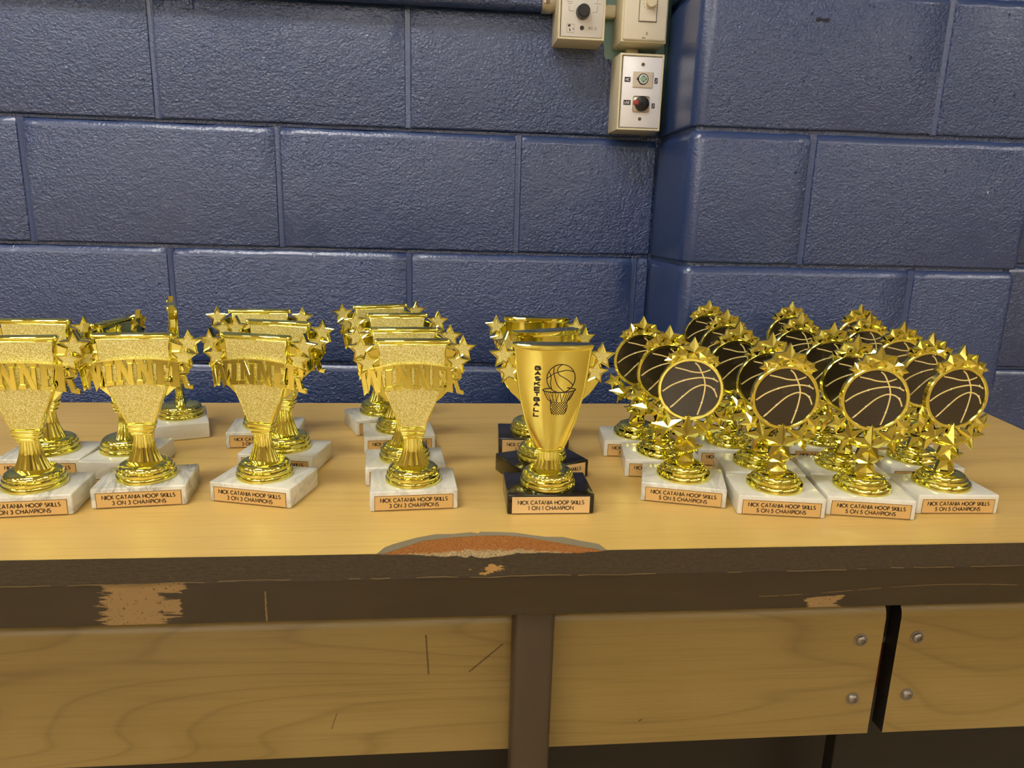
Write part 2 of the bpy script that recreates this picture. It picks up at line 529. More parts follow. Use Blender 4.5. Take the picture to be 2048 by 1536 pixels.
def block_mesh(w, hgt, seed, endl=True, endr=True):
    """block front at y=0, body to y=+.0065; x 0..w, z 0..hgt; rounded arrises, larger weathered top edge"""
    r = random.Random(seed)
    prof = [(.0065, 0.0), (.0030, .0004), (.0006, .0016), (0, .0038), (0, hgt*.5), (0, hgt-.0125), (.0005, hgt-.0100), (.0046, hgt-.0012), (.0065, hgt)]
    nx = 14
    xs = [0, .0012]+[.0012+(w-.0024)*i/nx for i in range(1, nx)]+[w-.0012, w]
    vs, fs = [], []
    a = b = 0.0
    for i, x in enumerate(xs):
        a = a*.5+r.uniform(-.0007, .0007)
        b = b*.5+r.uniform(-.0009, .0009)
        e = .0016 if (i == 0 and endl) or (i == len(xs)-1 and endr) else 0
        for j, (y, z) in enumerate(prof):
            dz = a if j <= 3 else (b if j >= 5 else 0)
            vs.append((x, min(.0065, y+e), z+dz))
    n = len(prof)
    for i in range(len(xs)-1):
        for j in range(n-1):
            fs.append((i*n+j, (i+1)*n+j, (i+1)*n+j+1, i*n+j+1))
    fs.append(tuple(range(n-1, -1, -1)))
    m = (len(xs)-1)*n
    fs.append(tuple(range(m, m+n)))
    fs.append(tuple(i*n for i in range(len(xs)-1, -1, -1)))
    fs.append(tuple(i*n+n-1 for i in range(len(xs))))
    mb = MB().add(vs, fs)
    mb.mi = [1 if (i < (len(xs)-1)*(n-1) and i % (n-1) >= n-4) else 0 for i in range(len(fs))]
    return mb.mesh('block', [M['paint'], M['paint_smooth']], smooth=True, angle=50)

BW = 0.4065
variants = [block_mesh(BW-.009, CH-.0055, s) for s in range(5)]
part_cache = {}
jm = MB()
jm.add([(-.0060, .0022, 0), (-.0030, .0012, 0), (.0004, .0018, 0), (.0034, .0008, 0), (.0060, .0022, 0), (-.0060, .0022, CH-.006), (-.0030, .0012, CH-.006), (.0004, .0018, CH-.006), (.0034, .0008, CH-.006), (.0060, .0022, CH-.006)],
       [(i, i+1, i+6, i+5) for i in range(4)])
JOINT = jm.mesh('mortar_joint', M['paint_smooth'], smooth=True)
ANCH = {0: -0.0615, 1: 0.1275}
for k in range(2, 9):
    off = -0.0615 if k % 2 == 0 else 0.1275-BW
    if k % 2 == 0:
        off = -0.0615
    xs = []
    x = off-4*BW
    while x < WX1:
        if x > WX0-0.3:
            xs.append(x)
        x += BW
    edges = [WX0]+[x for x in xs if WX0+.03 < x < WX1-.03]+[WX1]
    segs = []
    for a_, b_ in zip(edges[:-1], edges[1:]):
        # split around the pillar
        for lo, hi in ((WX0, XL+.002), (XR-.002, WX1)):
            p, q = max(a_, lo), min(b_, hi)
            if q-p > .02:
                segs.append((p, q))
    for p, q in segs:
        full = abs((q-p)-BW) < .002
        if full:
            me = variants[rnd.randrange(5)]
        else:
            me = block_mesh(q-p-.009, CH-.0055, rnd.randrange(999))
        link('concrete_block', me, wall, (p+.0045, D, k*CH+.00275))
        if q < XL-.01 or q > XR+.02:
            link('mortar_joint', JOINT, wall, (q, D, k*CH+.003))

# the pillar, its blocks have rounded (bullnose) corners
def pillar_block(x0, x1, hgt, rl, rr, seed):
    r = random.Random(seed)
    def outline(ins):
        P = []
        if rl:
            P.append((x0+ins, D))
            P += [(x0+rl-(rl-ins)*math.cos(t), D-A+rl-(rl-ins)*math.sin(t)) for t in [math.pi/2*i/6 for i in range(7)]]
        else:
            P += [(x0, D), (x0, D-A+ins+.0016), (x0+.0012, D-A+ins)]
        n = 7
        for i in range(1, n):
            xa = x0+(rl or .0012)
            xb = x1-(rr or .0012)
            P.append((xa+(xb-xa)*i/n, D-A+ins))
        if rr:
            P += [(x1-rr+(rr-ins)*math.sin(t), D-A+rr-(rr-ins)*math.cos(t)) for t in [math.pi/2*i/6 for i in range(7)]]
            P.append((x1-ins, D))
        else:
            P += [(x1-.0012, D-A+ins), (x1, D-A+ins+.0016), (x1, D)]
        return P
    levels = [(.0065, 0), (.003, .0004), (.0006, .0016), (0, .0038), (0, hgt-.0125), (.0005, hgt-.0100), (.0046, hgt-.0012), (.0065, hgt)]
    vs, fs = [], []
    ja = [r.uniform(-.0007, .0007) for _ in range(60)]
    jb = [r.uniform(-.0009, .0009) for _ in range(60)]
    for j, (ins, z) in enumerate(levels):
        for i, (x, y) in enumerate(outline(ins)):
            vs.append((x, y, z+(ja[i] if j <= 3 else jb[i])))
    n = len(outline(0))
    for j in range(len(levels)-1):
        for i in range(n):
            k = (i+1) % n
            fs.append((j*n+i, j*n+k, (j+1)*n+k, (j+1)*n+i))
    fs.append(tuple(range(n-1, -1, -1)))
    m = (len(levels)-1)*n
    fs.append(tuple(range(m, m+n)))
    mb = MB().add(vs, fs)
    mb.mi = [1 if (i < n*(len(levels)-1) and (i//n >= len(levels)-4 or (rl and i % n <= 6))) else 0 for i in range(len(fs))]
    return mb.mesh('block', [M['paint'], M['paint_smooth']], smooth=True, angle=50)

ins = .0062
pc = MB()
pc.box(XL+ins, XR-ins, D-A+ins+.014, D+.01, 0, RZ1)
pc.box(XL+ins+.014, XR-ins-.014, D-A+ins, D+.01, 0, RZ1)
pc.tube([(XL+ins+.014, D-A+ins+.014, 0), (XL+ins+.014, D-A+ins+.014, RZ1)], .014, 20)
pc.tube([(XR-ins-.014, D-A+ins+.014, 0), (XR-ins-.014, D-A+ins+.014, RZ1)], .014, 20)
pillar = struct('wall_pillar', pc, M['paint'], 'blue painted block pillar with rounded corners standing proud of the wall', smooth=True)
PJ = {0: 0.757, 1: 0.565}
for par in (0, 1):
    xm = PJ[par]
    mL = pillar_block(XL, xm-.0045, CH-.0055, .021, 0, 10+par)
    mR = pillar_block(xm+.0045, XR, CH-.0055, 0, .016, 20+par)
    for k in range(2, 9):
        if k % 2 == par:
            link('concrete_block', mL, pillar, (0, 0, k*CH+.00275))
            link('concrete_block', mR, pillar, (0, 0, k*CH+.00275))
            link('mortar_joint', JOINT, pillar, (xm, D-A, k*CH+.003))
# chipped slots and pits in the pillar face, their shade put into dark colour
sl = MB()
sl.prism([(.545, CAMZ+.2895), (.5505, CAMZ+.2912), (.556, CAMZ+.2893), (.562, CAMZ+.2910), (.5665, CAMZ+.2898), (.566, CAMZ+.2858), (.560, CAMZ+.2845), (.555, CAMZ+.2868), (.549, CAMZ+.2848), (.5445, CAMZ+.2862)], D-A-.0003, D-A+.003)
link('paint_chip', sl.mesh('paint_chip', simple('shadowed_chip', srgb(26, 32, 52), .7)), pillar)
for x, z in ((.710, .0799), (.7164, .0559), (.8195, .2305), (.8747, .0545), (.6255, .3117), (.632, .3095)):
    sl = MB().prism([(x-.0011, CAMZ+z-.0008), (x+.0004, CAMZ+z-.0014), (x+.0013, CAMZ+z+.0004), (x-.0003, CAMZ+z+.0013)], D-A-.0003, D-A+.002)
    link('paint_chip', sl.mesh('paint_chip', bpy.data.materials['shadowed_chip']), pillar)
fl = MB()
for x, z in ((.3795, CAMZ+.060), (.3812, CAMZ+.0555), (.8627, CAMZ+.0503)):
    fl.prism([(x-.0012, z-.0008), (x+.0006, z-.0022), (x+.0016, z+.0006), (x-.0002, z+.0026)], D-A-.0006 if x > .4 else D-A+.0065, D-A+.004 if x > .4 else D-A+.012)
link('paint_fleck', fl.mesh('paint_fleck', simple('pale_bare_fleck', srgb(190, 200, 206), .6)), pillar, kind='stuff')
# patch of old teal paint left around the electrical boxes
tp = MB()
zc = CAMZ
tp.prism([(.262, zc+.46), (.2655, zc+.33), (.2665, zc+.29), (.264, zc+.283), (.2675, zc+.276), (.268, zc+.262), (.2712, zc+.2555), (.277, zc+.2570), (.2825, zc+.254), (.33, zc+.20), (.3525, zc+.165), (.3605, zc+.156), (.3650, zc+.150), (.3685, zc+.160), (.3715, zc+.19), (.3715, zc+.46)], D-.0005, D-.0002)
tp.add([(XL-.0004, D-.001, zc+.17), (XL-.0004, D-.018, zc+.20), (XL-.0004, D-.022, zc+.26), (XL-.0004, D-.026, zc+.33), (XL-.0004, D-.022, zc+.46), (XL-.0004, D-.001, zc+.46)], [(0, 1, 2, 3, 4, 5)])
link('teal_paint_patch', tp.mesh('teal_paint_patch', M['teal']), wall)
# doors and dark openings across the room (seen only as reflections)
for i, x in enumerate((-2.6, 0.35, 2.9)):
    struct('door_%d' % (i+1), MB().box(x-.48, x+.48, RY0, RY0+.05, 0, 2.1), M['door'], 'dark painted door in the wall across the room')

# ceiling light panels
def ceiling_light(x, y, label):
    e = link('ceiling_light', None, None, (x, y, RZ1), label, 'ceiling light', 'ceiling light panels')
    f = MB()
    f.box(-.64, -.60, -.34, .34, -.05, 0); f.box(.60, .64, -.34, .34, -.05, 0)
    f.box(-.60, .60, -.34, -.30, -.05, 0); f.box(-.60, .60, .30, .34, -.05, 0)
    link('frame', f.mesh('frame', M['frame']), e)
    link('diffuser', MB().box(-.60, .60, -.30, .30, -.035, -.02).mesh('diffuser', M['diffuser']), e)
for x, y in [(-3.6, y) for y in (-0.6, -3.2, -5.8, -8.4, -11.0, -13.6, -16.2)]+[(4.2, y) for y in (-1.6, -4.2, -6.8, -9.4, -12.0, -14.6)]+[(x, y) for x in (-5.0, -2.2) for y in (-8.4, -11.0, -13.6, -16.2)]+[(-0.95, -0.35), (0.4, -3.6), (0.4, -7.4)]:  # far columns beside the left row are added to strengthen the wall sheen
    ceiling_light(x, y, 'white framed ceiling light panel with glowing diffuser')

# ------------------------------------------------------------------ table
table = link('cafeteria_table', None, None, (0, 0, 0), 'maple laminate table with dark chipped edge and folded bench panels', 'table')
TX0 = -1.25
CR, CF = (0.8905, BY), (0.822, FY)       # right end, slightly out of square
outer = [(-.0526, .6069), (-.0456, .6131), (-.0253, .6256), (-.0065, .6331), (.0092, .6331), (.0274, .6361), (.0333, .6337), (.0359, .6367), (.0517, .6361), (.0699, .6338), (.0852, .6277), (.0969, .624), (.1138, .6229), (.1282, .6148), (.1449, .6075), (.1498, .5944)]
inner = [(-.0452, .5979), (-.0375, .6114), (-.0182, .6251), (.008, .6329), (.0347, .6356), (.0579, .6356), (.0783, .6313), (.0992, .6223), (.1218, .6121), (.1415, .6023), (.1502, .5981)]
rag = [(-.0590, 0), (-.0448, -.0009), (-.0285, -.0011), (-.0105, -.0025), (.0031, -.0034), (.0120, -.0030), (.0213, -.0047), (.0258, -.0029), (.0300, -.0046), (.0373, -.0053), (.0450, -.0045), (.0522, -.0037), (.0683, -.0012), (.095, -.0013), (.1231, -.0022), (.1419, -.001), (.1510, 0)]
def xy_prism(mb, poly, z0, z1):
    n = len(poly)
    vs = [(x, y, z1) for x, y in poly]+[(x, y, z0) for x, y in poly]
    mb.add(vs, [tuple(range(n)), tuple(range(2*n-1, n-1, -1))]+[(i, n+i, n+(i+1) % n, (i+1) % n) for i in range(n)])
top = MB()
xy_prism(top, [(TX0, BY), (TX0, FY+.0007), (-.0590, FY+.0007)]+outer+[(.1510, FY+.0007), (CF[0], FY+.0007), CR], TZ-.008, TZ)
link('table_top', top.mesh('table_top', M['table']), table, label='maple laminate surface with a chipped front edge')
core = MB()
xy_prism(core, [(TX0, BY), (TX0, FY+.0012), (CF[0], FY+.0012), CR], TZ-.0235, TZ-.008)
link('table_core', core.mesh('table_core', M['edge']), table)
# broken rim of the laminate (grey) and the bare core inside the chip
g = MB()
def resamp(P, n):
    L = [0]
    for a_, b_ in zip(P[:-1], P[1:]):
        L.append(L[-1]+math.hypot(b_[0]-a_[0], b_[1]-a_[1]))
    out = []
    for i in range(n):
        s_ = L[-1]*i/(n-1)
        k = max(j for j in range(len(L)) if L[j] <= s_+1e-12)
        k = min(k, len(P)-2)
        t_ = (s_-L[k])/(L[k+1]-L[k])
        out.append((P[k][0]+(P[k+1][0]-P[k][0])*t_, P[k][1]+(P[k+1][1]-P[k][1])*t_))
    return out
inner2 = [(x, y-.0045 if 0.0 < x < .13 else y-.003) for x, y in inner]
inner2 = [(-.0588, FY)]+inner2[1:-1]+[(.1508, FY)]
O2, I2, G2 = resamp([(-.0590, FY+.0007)]+outer+[(.1510, FY+.0007)], 40), resamp(inner2, 40), resamp(rag, 40)
vs = [(x, y, TZ-.0002) for x, y in O2]+[(x, y, TZ-.0016) for x, y in I2]
g.add(vs, [(i, i+1, 41+i, 40+i) for i in range(39)])
link('laminate_break', g.mesh('laminate_break', M['laminate_edge'], smooth=True), table)
pm = MB()
NV = 9
vs = []
for j in range(NV):
    s_ = j/(NV-1)
    for i in range(40):
        fx, fz = G2[i]
        x = I2[i][0]*(1-s_)+fx*s_
        y = I2[i][1]*(1-s_)+FY*s_
        z = (TZ-.0018)*(1-s_)+(TZ+fz)*s_ + (rnd.uniform(-.0005, .0004) if 0 < j < NV-1 else 0)
        vs.append((x, y, z))
pm.add(vs, [(j*40+i, j*40+i+1, (j+1)*40+i+1, (j+1)*40+i) for j in range(NV-1) for i in range(39)])
link('bare_core', pm.mesh('bare_core', M['particle'], smooth=True), table, label='exposed particle board in the chipped edge')
# painted front edge of the core, its top follows the chip
def strip(mb, topc, zb, y0, y1, jit=0.0, n=0):
    poly = topc+[(topc[-1][0], zb), (topc[0][0], zb)]
    mb.prism(poly, y0, y1)
em = MB()
em.prism([(TX0, TZ-.0236)]+[(CF[0], TZ-.0236), (CF[0], TZ)]+[(x, TZ+z) for x, z in rag[::-1]]+[(TX0, TZ)], FY, FY+.0012)
link('edge_band', em.mesh('edge_band', M['edge']), table, label='dark painted rough edge band')
er = MB()
er.add([(CF[0], FY, TZ), (CF[0], FY, TZ-.0236), (CR[0], BY, TZ-.0236), (CR[0], BY, TZ), (CF[0]+.0015, FY, TZ), (CF[0]+.0015, FY, TZ-.0236), (CR[0]+.0015, BY, TZ-.0236), (CR[0]+.0015, BY, TZ)],
       [(0, 1, 2, 3), (4, 7, 6, 5), (0, 4, 5, 1), (3, 2, 6, 7), (0, 3, 7, 4), (1, 5, 6, 2)])
link('edge_band', er.mesh('edge_band', M['edge']), table)
# ragged paint line between edge and rail
ln = MB()
pts = []
x = TX0
zz = 0
while x < CF[0]:
    zz = zz*.7+rnd.uniform(-.0007, .0007)
    pts.append((x, TZ-.0238-.0012*math.sin(x*9)*.6+zz))
    x += rnd.uniform(.006, .02)
for i in range(0, len(pts)-1):
    if rnd.random() < .72:
        ln.ribbon([pts[i], pts[i+1]], rnd.uniform(.0002, .0006), FY-.0006, FY+.001)
link('paint_lip', ln.mesh('paint_lip', simple('worn_tan_paint_line', srgb(120, 98, 60), 0.7)), table, kind='stuff')
rail = MB()
rail.box(TX0, CF[0]-.002, FY+.0004, FY+.004, TZ-.0640, TZ-.0236)
rail.box(TX0, CF[0]-.002, FY+.004, FY+.03, TZ-.0275, TZ-.0236)
link('front_rail', rail.mesh('front_rail', M['rail'], bevel=.0008, segs=2), table, label='dark painted rail with worn bare patches')
rail2 = MB().box(TX0, CR[0]-.03, BY-.03, BY-.026, TZ-.0640, TZ-.0236)
link('back_rail', rail2.mesh('back_rail', M['rail']), table)
LEGY = FY+.006
def leg(x0, x1, y0, y1, top_z):
    m = MB().box(x0, x1, y0, y1, 0.002, top_z)
    return link('leg', m.mesh('leg', M['leg'], bevel=.006, segs=4, smooth=True), table)
leg(.0672, .1062, LEGY, LEGY+.03, TZ-.0236)
leg(.775, .815, BY-.06, BY-.03, TZ-.0236)
leg(-.62, -.58, BY-.06, BY-.03, TZ-.0236)
leg(-1.02, -.98, LEGY, LEGY+.03, TZ-.0236)
PY = LEGY+.032           # bench panel face
ks = PY/(FY+.03)
def panel(x0, x1, zb, xoff, marks, bolts):
    m = MB()
    zt = TZ-.0845
    # rounded (postformed) top edge
    prof = [(PY+.019, zb), (PY, zb), (PY, zt-.016), (PY+.0015, zt-.009), (PY+.006, zt-.003), (PY+.012, zt), (PY+.019, zt)]
    n = len(prof)
    m.add([(x, y, z) for x in (x0, x1) for y, z in prof], [tuple(range(n)), tuple(range(2*n-1, n-1, -1))]+[(i, n+i, n+(i+1) % n, (i+1) % n) for i in range(n)])
    m.mi = [1, 1]+[0]*n
    p = link('bench_panel', m.mesh('bench_panel', [mat_board(xoff, marks), M['gap_dark']], smooth=True), table, label='oak laminate bench panel folded under the table')
    for bx, bz in bolts:
        b = MB(.001)
        b.lathe([(7.4, 0), (7.4, .8), (5.9, .9), (5.6, 2.2), (4.4, 3.4), (2.6, 3.9), (2.5, 2.0)], 24)
        me = b.mesh('bolt', M['bolt'], smooth=True)
        o = link('bolt', me, p, (bx, PY, bz))
        o.rotation_euler = (R(90), 0, 0)
    return p
ZB = TZ-.2405
panel(TX0, .0672+.01, ZB, 0.0, ((-.016, CAMZ-.405, -.0135, CAMZ-.449, .0011, .7), (.060, CAMZ-.4175, .0265, CAMZ-.4480, .0010, .75), (-.104, CAMZ-.490, -.110, CAMZ-.508, .0007, .6)), ())
panel(.0672+.012, .4595, ZB, 3.3, ((.204, CAMZ-.513, .208, CAMZ-.511, .001, .7),), ((.4354, CAMZ-.4252), (.4363, CAMZ-.4955)))
panel(.4765, 1.05 if False else .80, ZB, 6.1, (), ((.4976, CAMZ-.424), (.4974, CAMZ-.493)))
# hinge bracket seen in the gap between the panels
br = MB()
br.box(.452, .486, PY+.022, PY+.026, CAMZ-.50, CAMZ-.445)
link('hinge_bracket', br.mesh('hinge_bracket', M['rust'], bevel=.001), table, label='rusty hinge bracket')
br = MB()
br.prism([(.455, CAMZ-.448), (.4805, CAMZ-.440), (.470, CAMZ-.431), (.462, CAMZ-.424), (.455, CAMZ-.428)], PY+.019, PY+.022)
link('hinge_plate', br.mesh('hinge_plate', M['bolt']), table, label='torn bright metal plate')
link('bench_arm', MB().box(.445, .470, PY+.03, PY+.05, .25, TZ-.03).mesh('bench_arm', M['gap_dark'], bevel=.002), table)

link('under_table_shade_panel', MB().box(TX0+.02, .80, PY+.10, PY+.112, .06, TZ-.03).mesh('under_table_shade_panel', simple('under_table_shade', srgb(22, 16, 9), 0.5)), table)  # added dark sheet standing in for the shade under the table
struct('wall_foot_shade_strip', MB().box(RX0, XL, D-.004, D, 0, .15), M['door'], 'added dark strip along the foot of the blue wall, standing for shade')  # dark strip added so the wall foot under the table reads as shaded

# ------------------------------------------------------------------ stroke font (geometric capitals)
GL = {
 'A': (.84, [[(0, 0), (.42, 1.0), (.84, 0)], [(.17, .33), (.67, .33)]]),
 'B': (.56, [[(0, 0), (0, 1)], [(0, 1), (.26, 1)]+arc(.26, .76, .24, .24, 90, -90, 8)+[(0, .52)], [(0, .52), (.30, .52)]+arc(.30, .26, .26, .26, 90, -90, 8)+[(0, 0)]]),
 'C': (.82, [arc(.5, .5, .5, .5, 50, 310, 18)]),
 'E': (.5, [[(.5, 1), (0, 1), (0, 0), (.5, 0)], [(0, .52), (.46, .52)]]),
 'H': (.68, [[(0, 0), (0, 1)], [(.68, 0), (.68, 1)], [(0, .52), (.68, .52)]]),
 'I': (.0, [[(0, 0), (0, 1)]]),
 'K': (.60, [[(0, 0), (0, 1)], [(.56, 1), (.02, .48)], [(.12, .58), (.62, 0)]]),
 'L': (.44, [[(0, 1), (0, 0), (.44, 0)]]),
 'M': (.98, [[(0, 0), (.16, 1), (.49, .18), (.82, 1), (.98, 0)]]),
 'N': (.74, [[(0, 0), (0, 1), (.74, 0), (.74, 1)]]),
 'O': (1.0, [arc(.5, .5, .5, .5, 0, 360, 24)]),
 'P': (.46, [[(0, 0), (0, 1)], [(0, 1), (.2, 1)]+arc(.2, .74, .26, .26, 90, -90, 8)+[(0, .48)]]),
 'R': (.54, [[(0, 0), (0, 1)], [(0, 1), (.22, 1)]+arc(.22, .74, .26, .26, 90, -90, 8)+[(0, .48)], [(.2, .48), (.54, 0)]]),
 'S': (.50, [arc(.25, .75, .22, .25, 40, 270, 10)+arc(.25, .25, .25, .25, 90, -140, 10)[1:]]),
 'T': (.54, [[(.27, 0), (.27, 1)], [(0, 1), (.54, 1)]]),
 '1': (.2, [[(0, .80), (.14, 1), (.14, 0)]]),
 '2': (.5, [arc(.25, .75, .25, .25, 170, -30, 8)+[(0, 0), (.5, 0)]]),
 '3': (.46, [arc(.20, .77, .22, .23, 150, -90, 9), arc(.20, .27, .26, .27, 90, -150, 9)]),
 '5': (.48, [[(.46, 1), (.12, 1), (.06, .56)]+arc(.20, .30, .28, .30, 100, -150, 10)]),
 '-': (.3, [[(0, .45), (.3, .45)]]),
}
def text_strokes(s, cap, gap=.24, space=.46):
    x, out = 0.0, []
    for ch in s:
        if ch == ' ':
            x += space
            continue
        w, st = GL[ch]
        for p in st:
            out.append([((x+q[0])*cap, q[1]*cap) for q in p])
        x += w+gap
    return out, (x-gap)*cap
def put_text(mb, s, cx, zb, cap, width, stroke, y0, y1, fy=None):
    st, w = text_strokes(s, cap)
    k = width/w if width else 1.0
    for p in st:
        mb.ribbon([(cx+(x-w/2)*k, zb+z) for x, z in p], stroke, y0, y1, fy)

# ------------------------------------------------------------------ trophy parts (millimetres)
BW_, BD_, BH_ = 89.0, 64.7, 21.3
def base_mesh(mat):
    return MB(.001).box(-BW_/2, BW_/2, -BD_/2, BD_/2, 0, BH_).mesh('stone_base', mat, bevel=.0016, segs=3, smooth=True)
MARBLE_BASE = base_mesh(M['marble'])
BLACK_BASE = base_mesh(M['black_base'])
YF = -BD_/2
def plaque_meshes(l1, l2, pale=False):
    p = MB(.001)
    z0, z1 = (.9, 18.9) if pale else (1.0, 16.8)
    x0, x1 = -39.8, 39.8
    p.box(x0, x1, YF-.5, YF+.3, z0, z1)
    pl = p.mesh('name_plate', M['plaque_pale'] if pale else M['plaque'])
    b = MB(.001)
    if not pale:
        b.ribbon([(x0+.3, z0+.3), (x1-.3, z0+.3), (x1-.3, z1-.3), (x0+.3, z1-.3)], .45, YF-.56, YF-.45, closed=True)
    else:
        b.ribbon([(x0+.2, z0+.2), (x1-.2, z0+.2)], .3, YF-.56, YF-.45)
    bo = b.mesh('plate_border', M['border'])
    t = MB(.001)
    zc = (z0+z1)/2
    put_text(t, l1, 0, zc+1.0, 3.9, 67.5, .80, YF-.62, YF-.45)
    w2 = 49.5 if len(l2) > 15 else 46.0
    put_text(t, l2, 0, zc-5.0, 3.9, w2, .80, YF-.62, YF-.45)
    return pl, bo, t.mesh('lettering', M['ink'])
NAME = 'NICK CATANIA HOOP SKILLS'
PL3 = plaque_meshes(NAME, '3 ON 3 CHAMPIONS')
PL1 = plaque_meshes(NAME, '1 ON 1 CHAMPION', True)
PL5 = plaque_meshes(NAME, '5 ON 5 CHAMPIONS')

def foot_mesh(dash=True):
    prof = [(28.6, 21.2), (29.2, 21.8), (29.2, 25.0), (28.7, 26.2), (27.6, 26.6), (27.9, 28.6), (27.5, 30.6), (26.0, 31.4), (26.2, 32.4), (25.6, 34.8), (24.2, 36.4), (22.4, 37.6), (20.0, 38.2)]
    def mod(j, t):
        return .30*(1 if math.cos(26*t) > 0 else -1) if dash and j in (8, 9) else 0
    return MB(.001).lathe(prof, 104, mod).mesh('round_foot', M['gold'], smooth=True, angle=38)
FOOT = foot_mesh()
FOOT_C = MB(.001).lathe([(28.4, 21.2), (29.0, 21.8), (29.0, 26.8), (28.4, 27.6), (25.6, 28.0), (25.4, 31.0), (24.8, 31.6), (22.6, 32.0), (22.4, 34.6), (21.6, 35.6), (17.0, 37.2), (8.0, 38.0)], 72).mesh('round_foot', M['gold'], smooth=True, angle=38)

def stem_mesh(z0, z1, b, t_, d0=8.0, d1=5.2, n=96, flutes=16):
    prof = []
    for i in range(9):
        s_ = i/8
        prof.append((t_+(b-t_)*(1-s_)**1.9, z0+(z1-z0)*s_, d0+(d1-d0)*min(1, s_*1.6)))
    vs, fs = [], []
    for r, z, d in prof:
        for i in range(n):
            t = 2*math.pi*i/n
            k = 1-.085*(1-abs(math.cos(flutes*t/2)))**1.0
            vs.append((r*k*math.cos(t), d*k*math.sin(t), z))
    for j in range(len(prof)-1):
        for i in range(n):
            q = (i+1) % n
            fs.append((j*n+i, j*n+q, (j+1)*n+q, (j+1)*n+i))
    fs.append(tuple(range(n-1, -1, -1)))
    m = (len(prof)-1)*n
    fs.append(tuple(range(m, m+n)))
    return MB(.001).add(vs, fs).mesh('fluted_stem', M['gold'], smooth=True, angle=50)

def star_pts(cx, cz, Ro, Ri, rot=0.0):
    return [(cx+(Ro if i % 2 == 0 else Ri)*math.sin(R(36*i)+rot), cz+(Ro if i % 2 == 0 else Ri)*math.cos(R(36*i)+rot)) for i in range(10)]
def flat_star(cx, cz, Ro, y0, y1, rot=0.0, k=.47):
    """polished rim star and its recessed stippled face"""
    o = star_pts(cx, cz, Ro, Ro*k, rot)
    i_ = star_pts(cx, cz, Ro*.70, Ro*.70*k, rot)
    m = MB(.001)
    vs = [(x, y0+.5, z) for x, z in o]+[(cx+(x-cx)*.88, y0, cz+(z-cz)*.88) for x, z in o]+[(x, y0+.9, z) for x, z in i_]+[(x, y1, z) for x, z in o]
    fs = []
    for i in range(10):
        q = (i+1) % 10
        fs += [(i, 10+i, 10+q, q), (10+i, 20+i, 20+q, 10+q), (30+i, i, q, 30+q)]
    fs.append(tuple(range(30, 40)))
    m.add(vs, fs)
    a = m.mesh('star', M['gold'])
    b = MB(.001).prism([(x, z) for x, z in i_], y0+.88, y0+1.2).mesh('star_face', M['glitter'])
    return a, b
def facet_star(cx, cz, Ro, y0, apex, thick, rot=0.0, k=.49):
    o = star_pts(cx, cz, Ro, Ro*k, rot)
    m = MB(.001)
    vs = [(x, y0, z) for x, z in o]+[(x, y0+thick, z) for x, z in o]+[(cx, y0-apex, cz), (cx, y0+thick+apex*.5, cz)]
    fs = []
    for i in range(10):
        q = (i+1) % 10
        fs += [(i, 20, q), (i, q, 10+q, 10+i), (10+i, 10+q, 21)]
    m.add(vs, fs)
    return m.mesh('star', M['gold'])

def spawn(parts, name, x, y, rot, label, group, vein=0.6, lean=0.0):
    e = link(name, None, None, (x, y, TZ+.0002), label, 'trophy', group)
    e.rotation_euler = (0, 0, R(rot))
    objs = []
    for (pn, me, par, lab) in parts:
        o = link(pn, me, e if par is None else objs[par], None, lab)
        o.color = (vein, 0, 0, 1)
        objs.append(o)
    return e

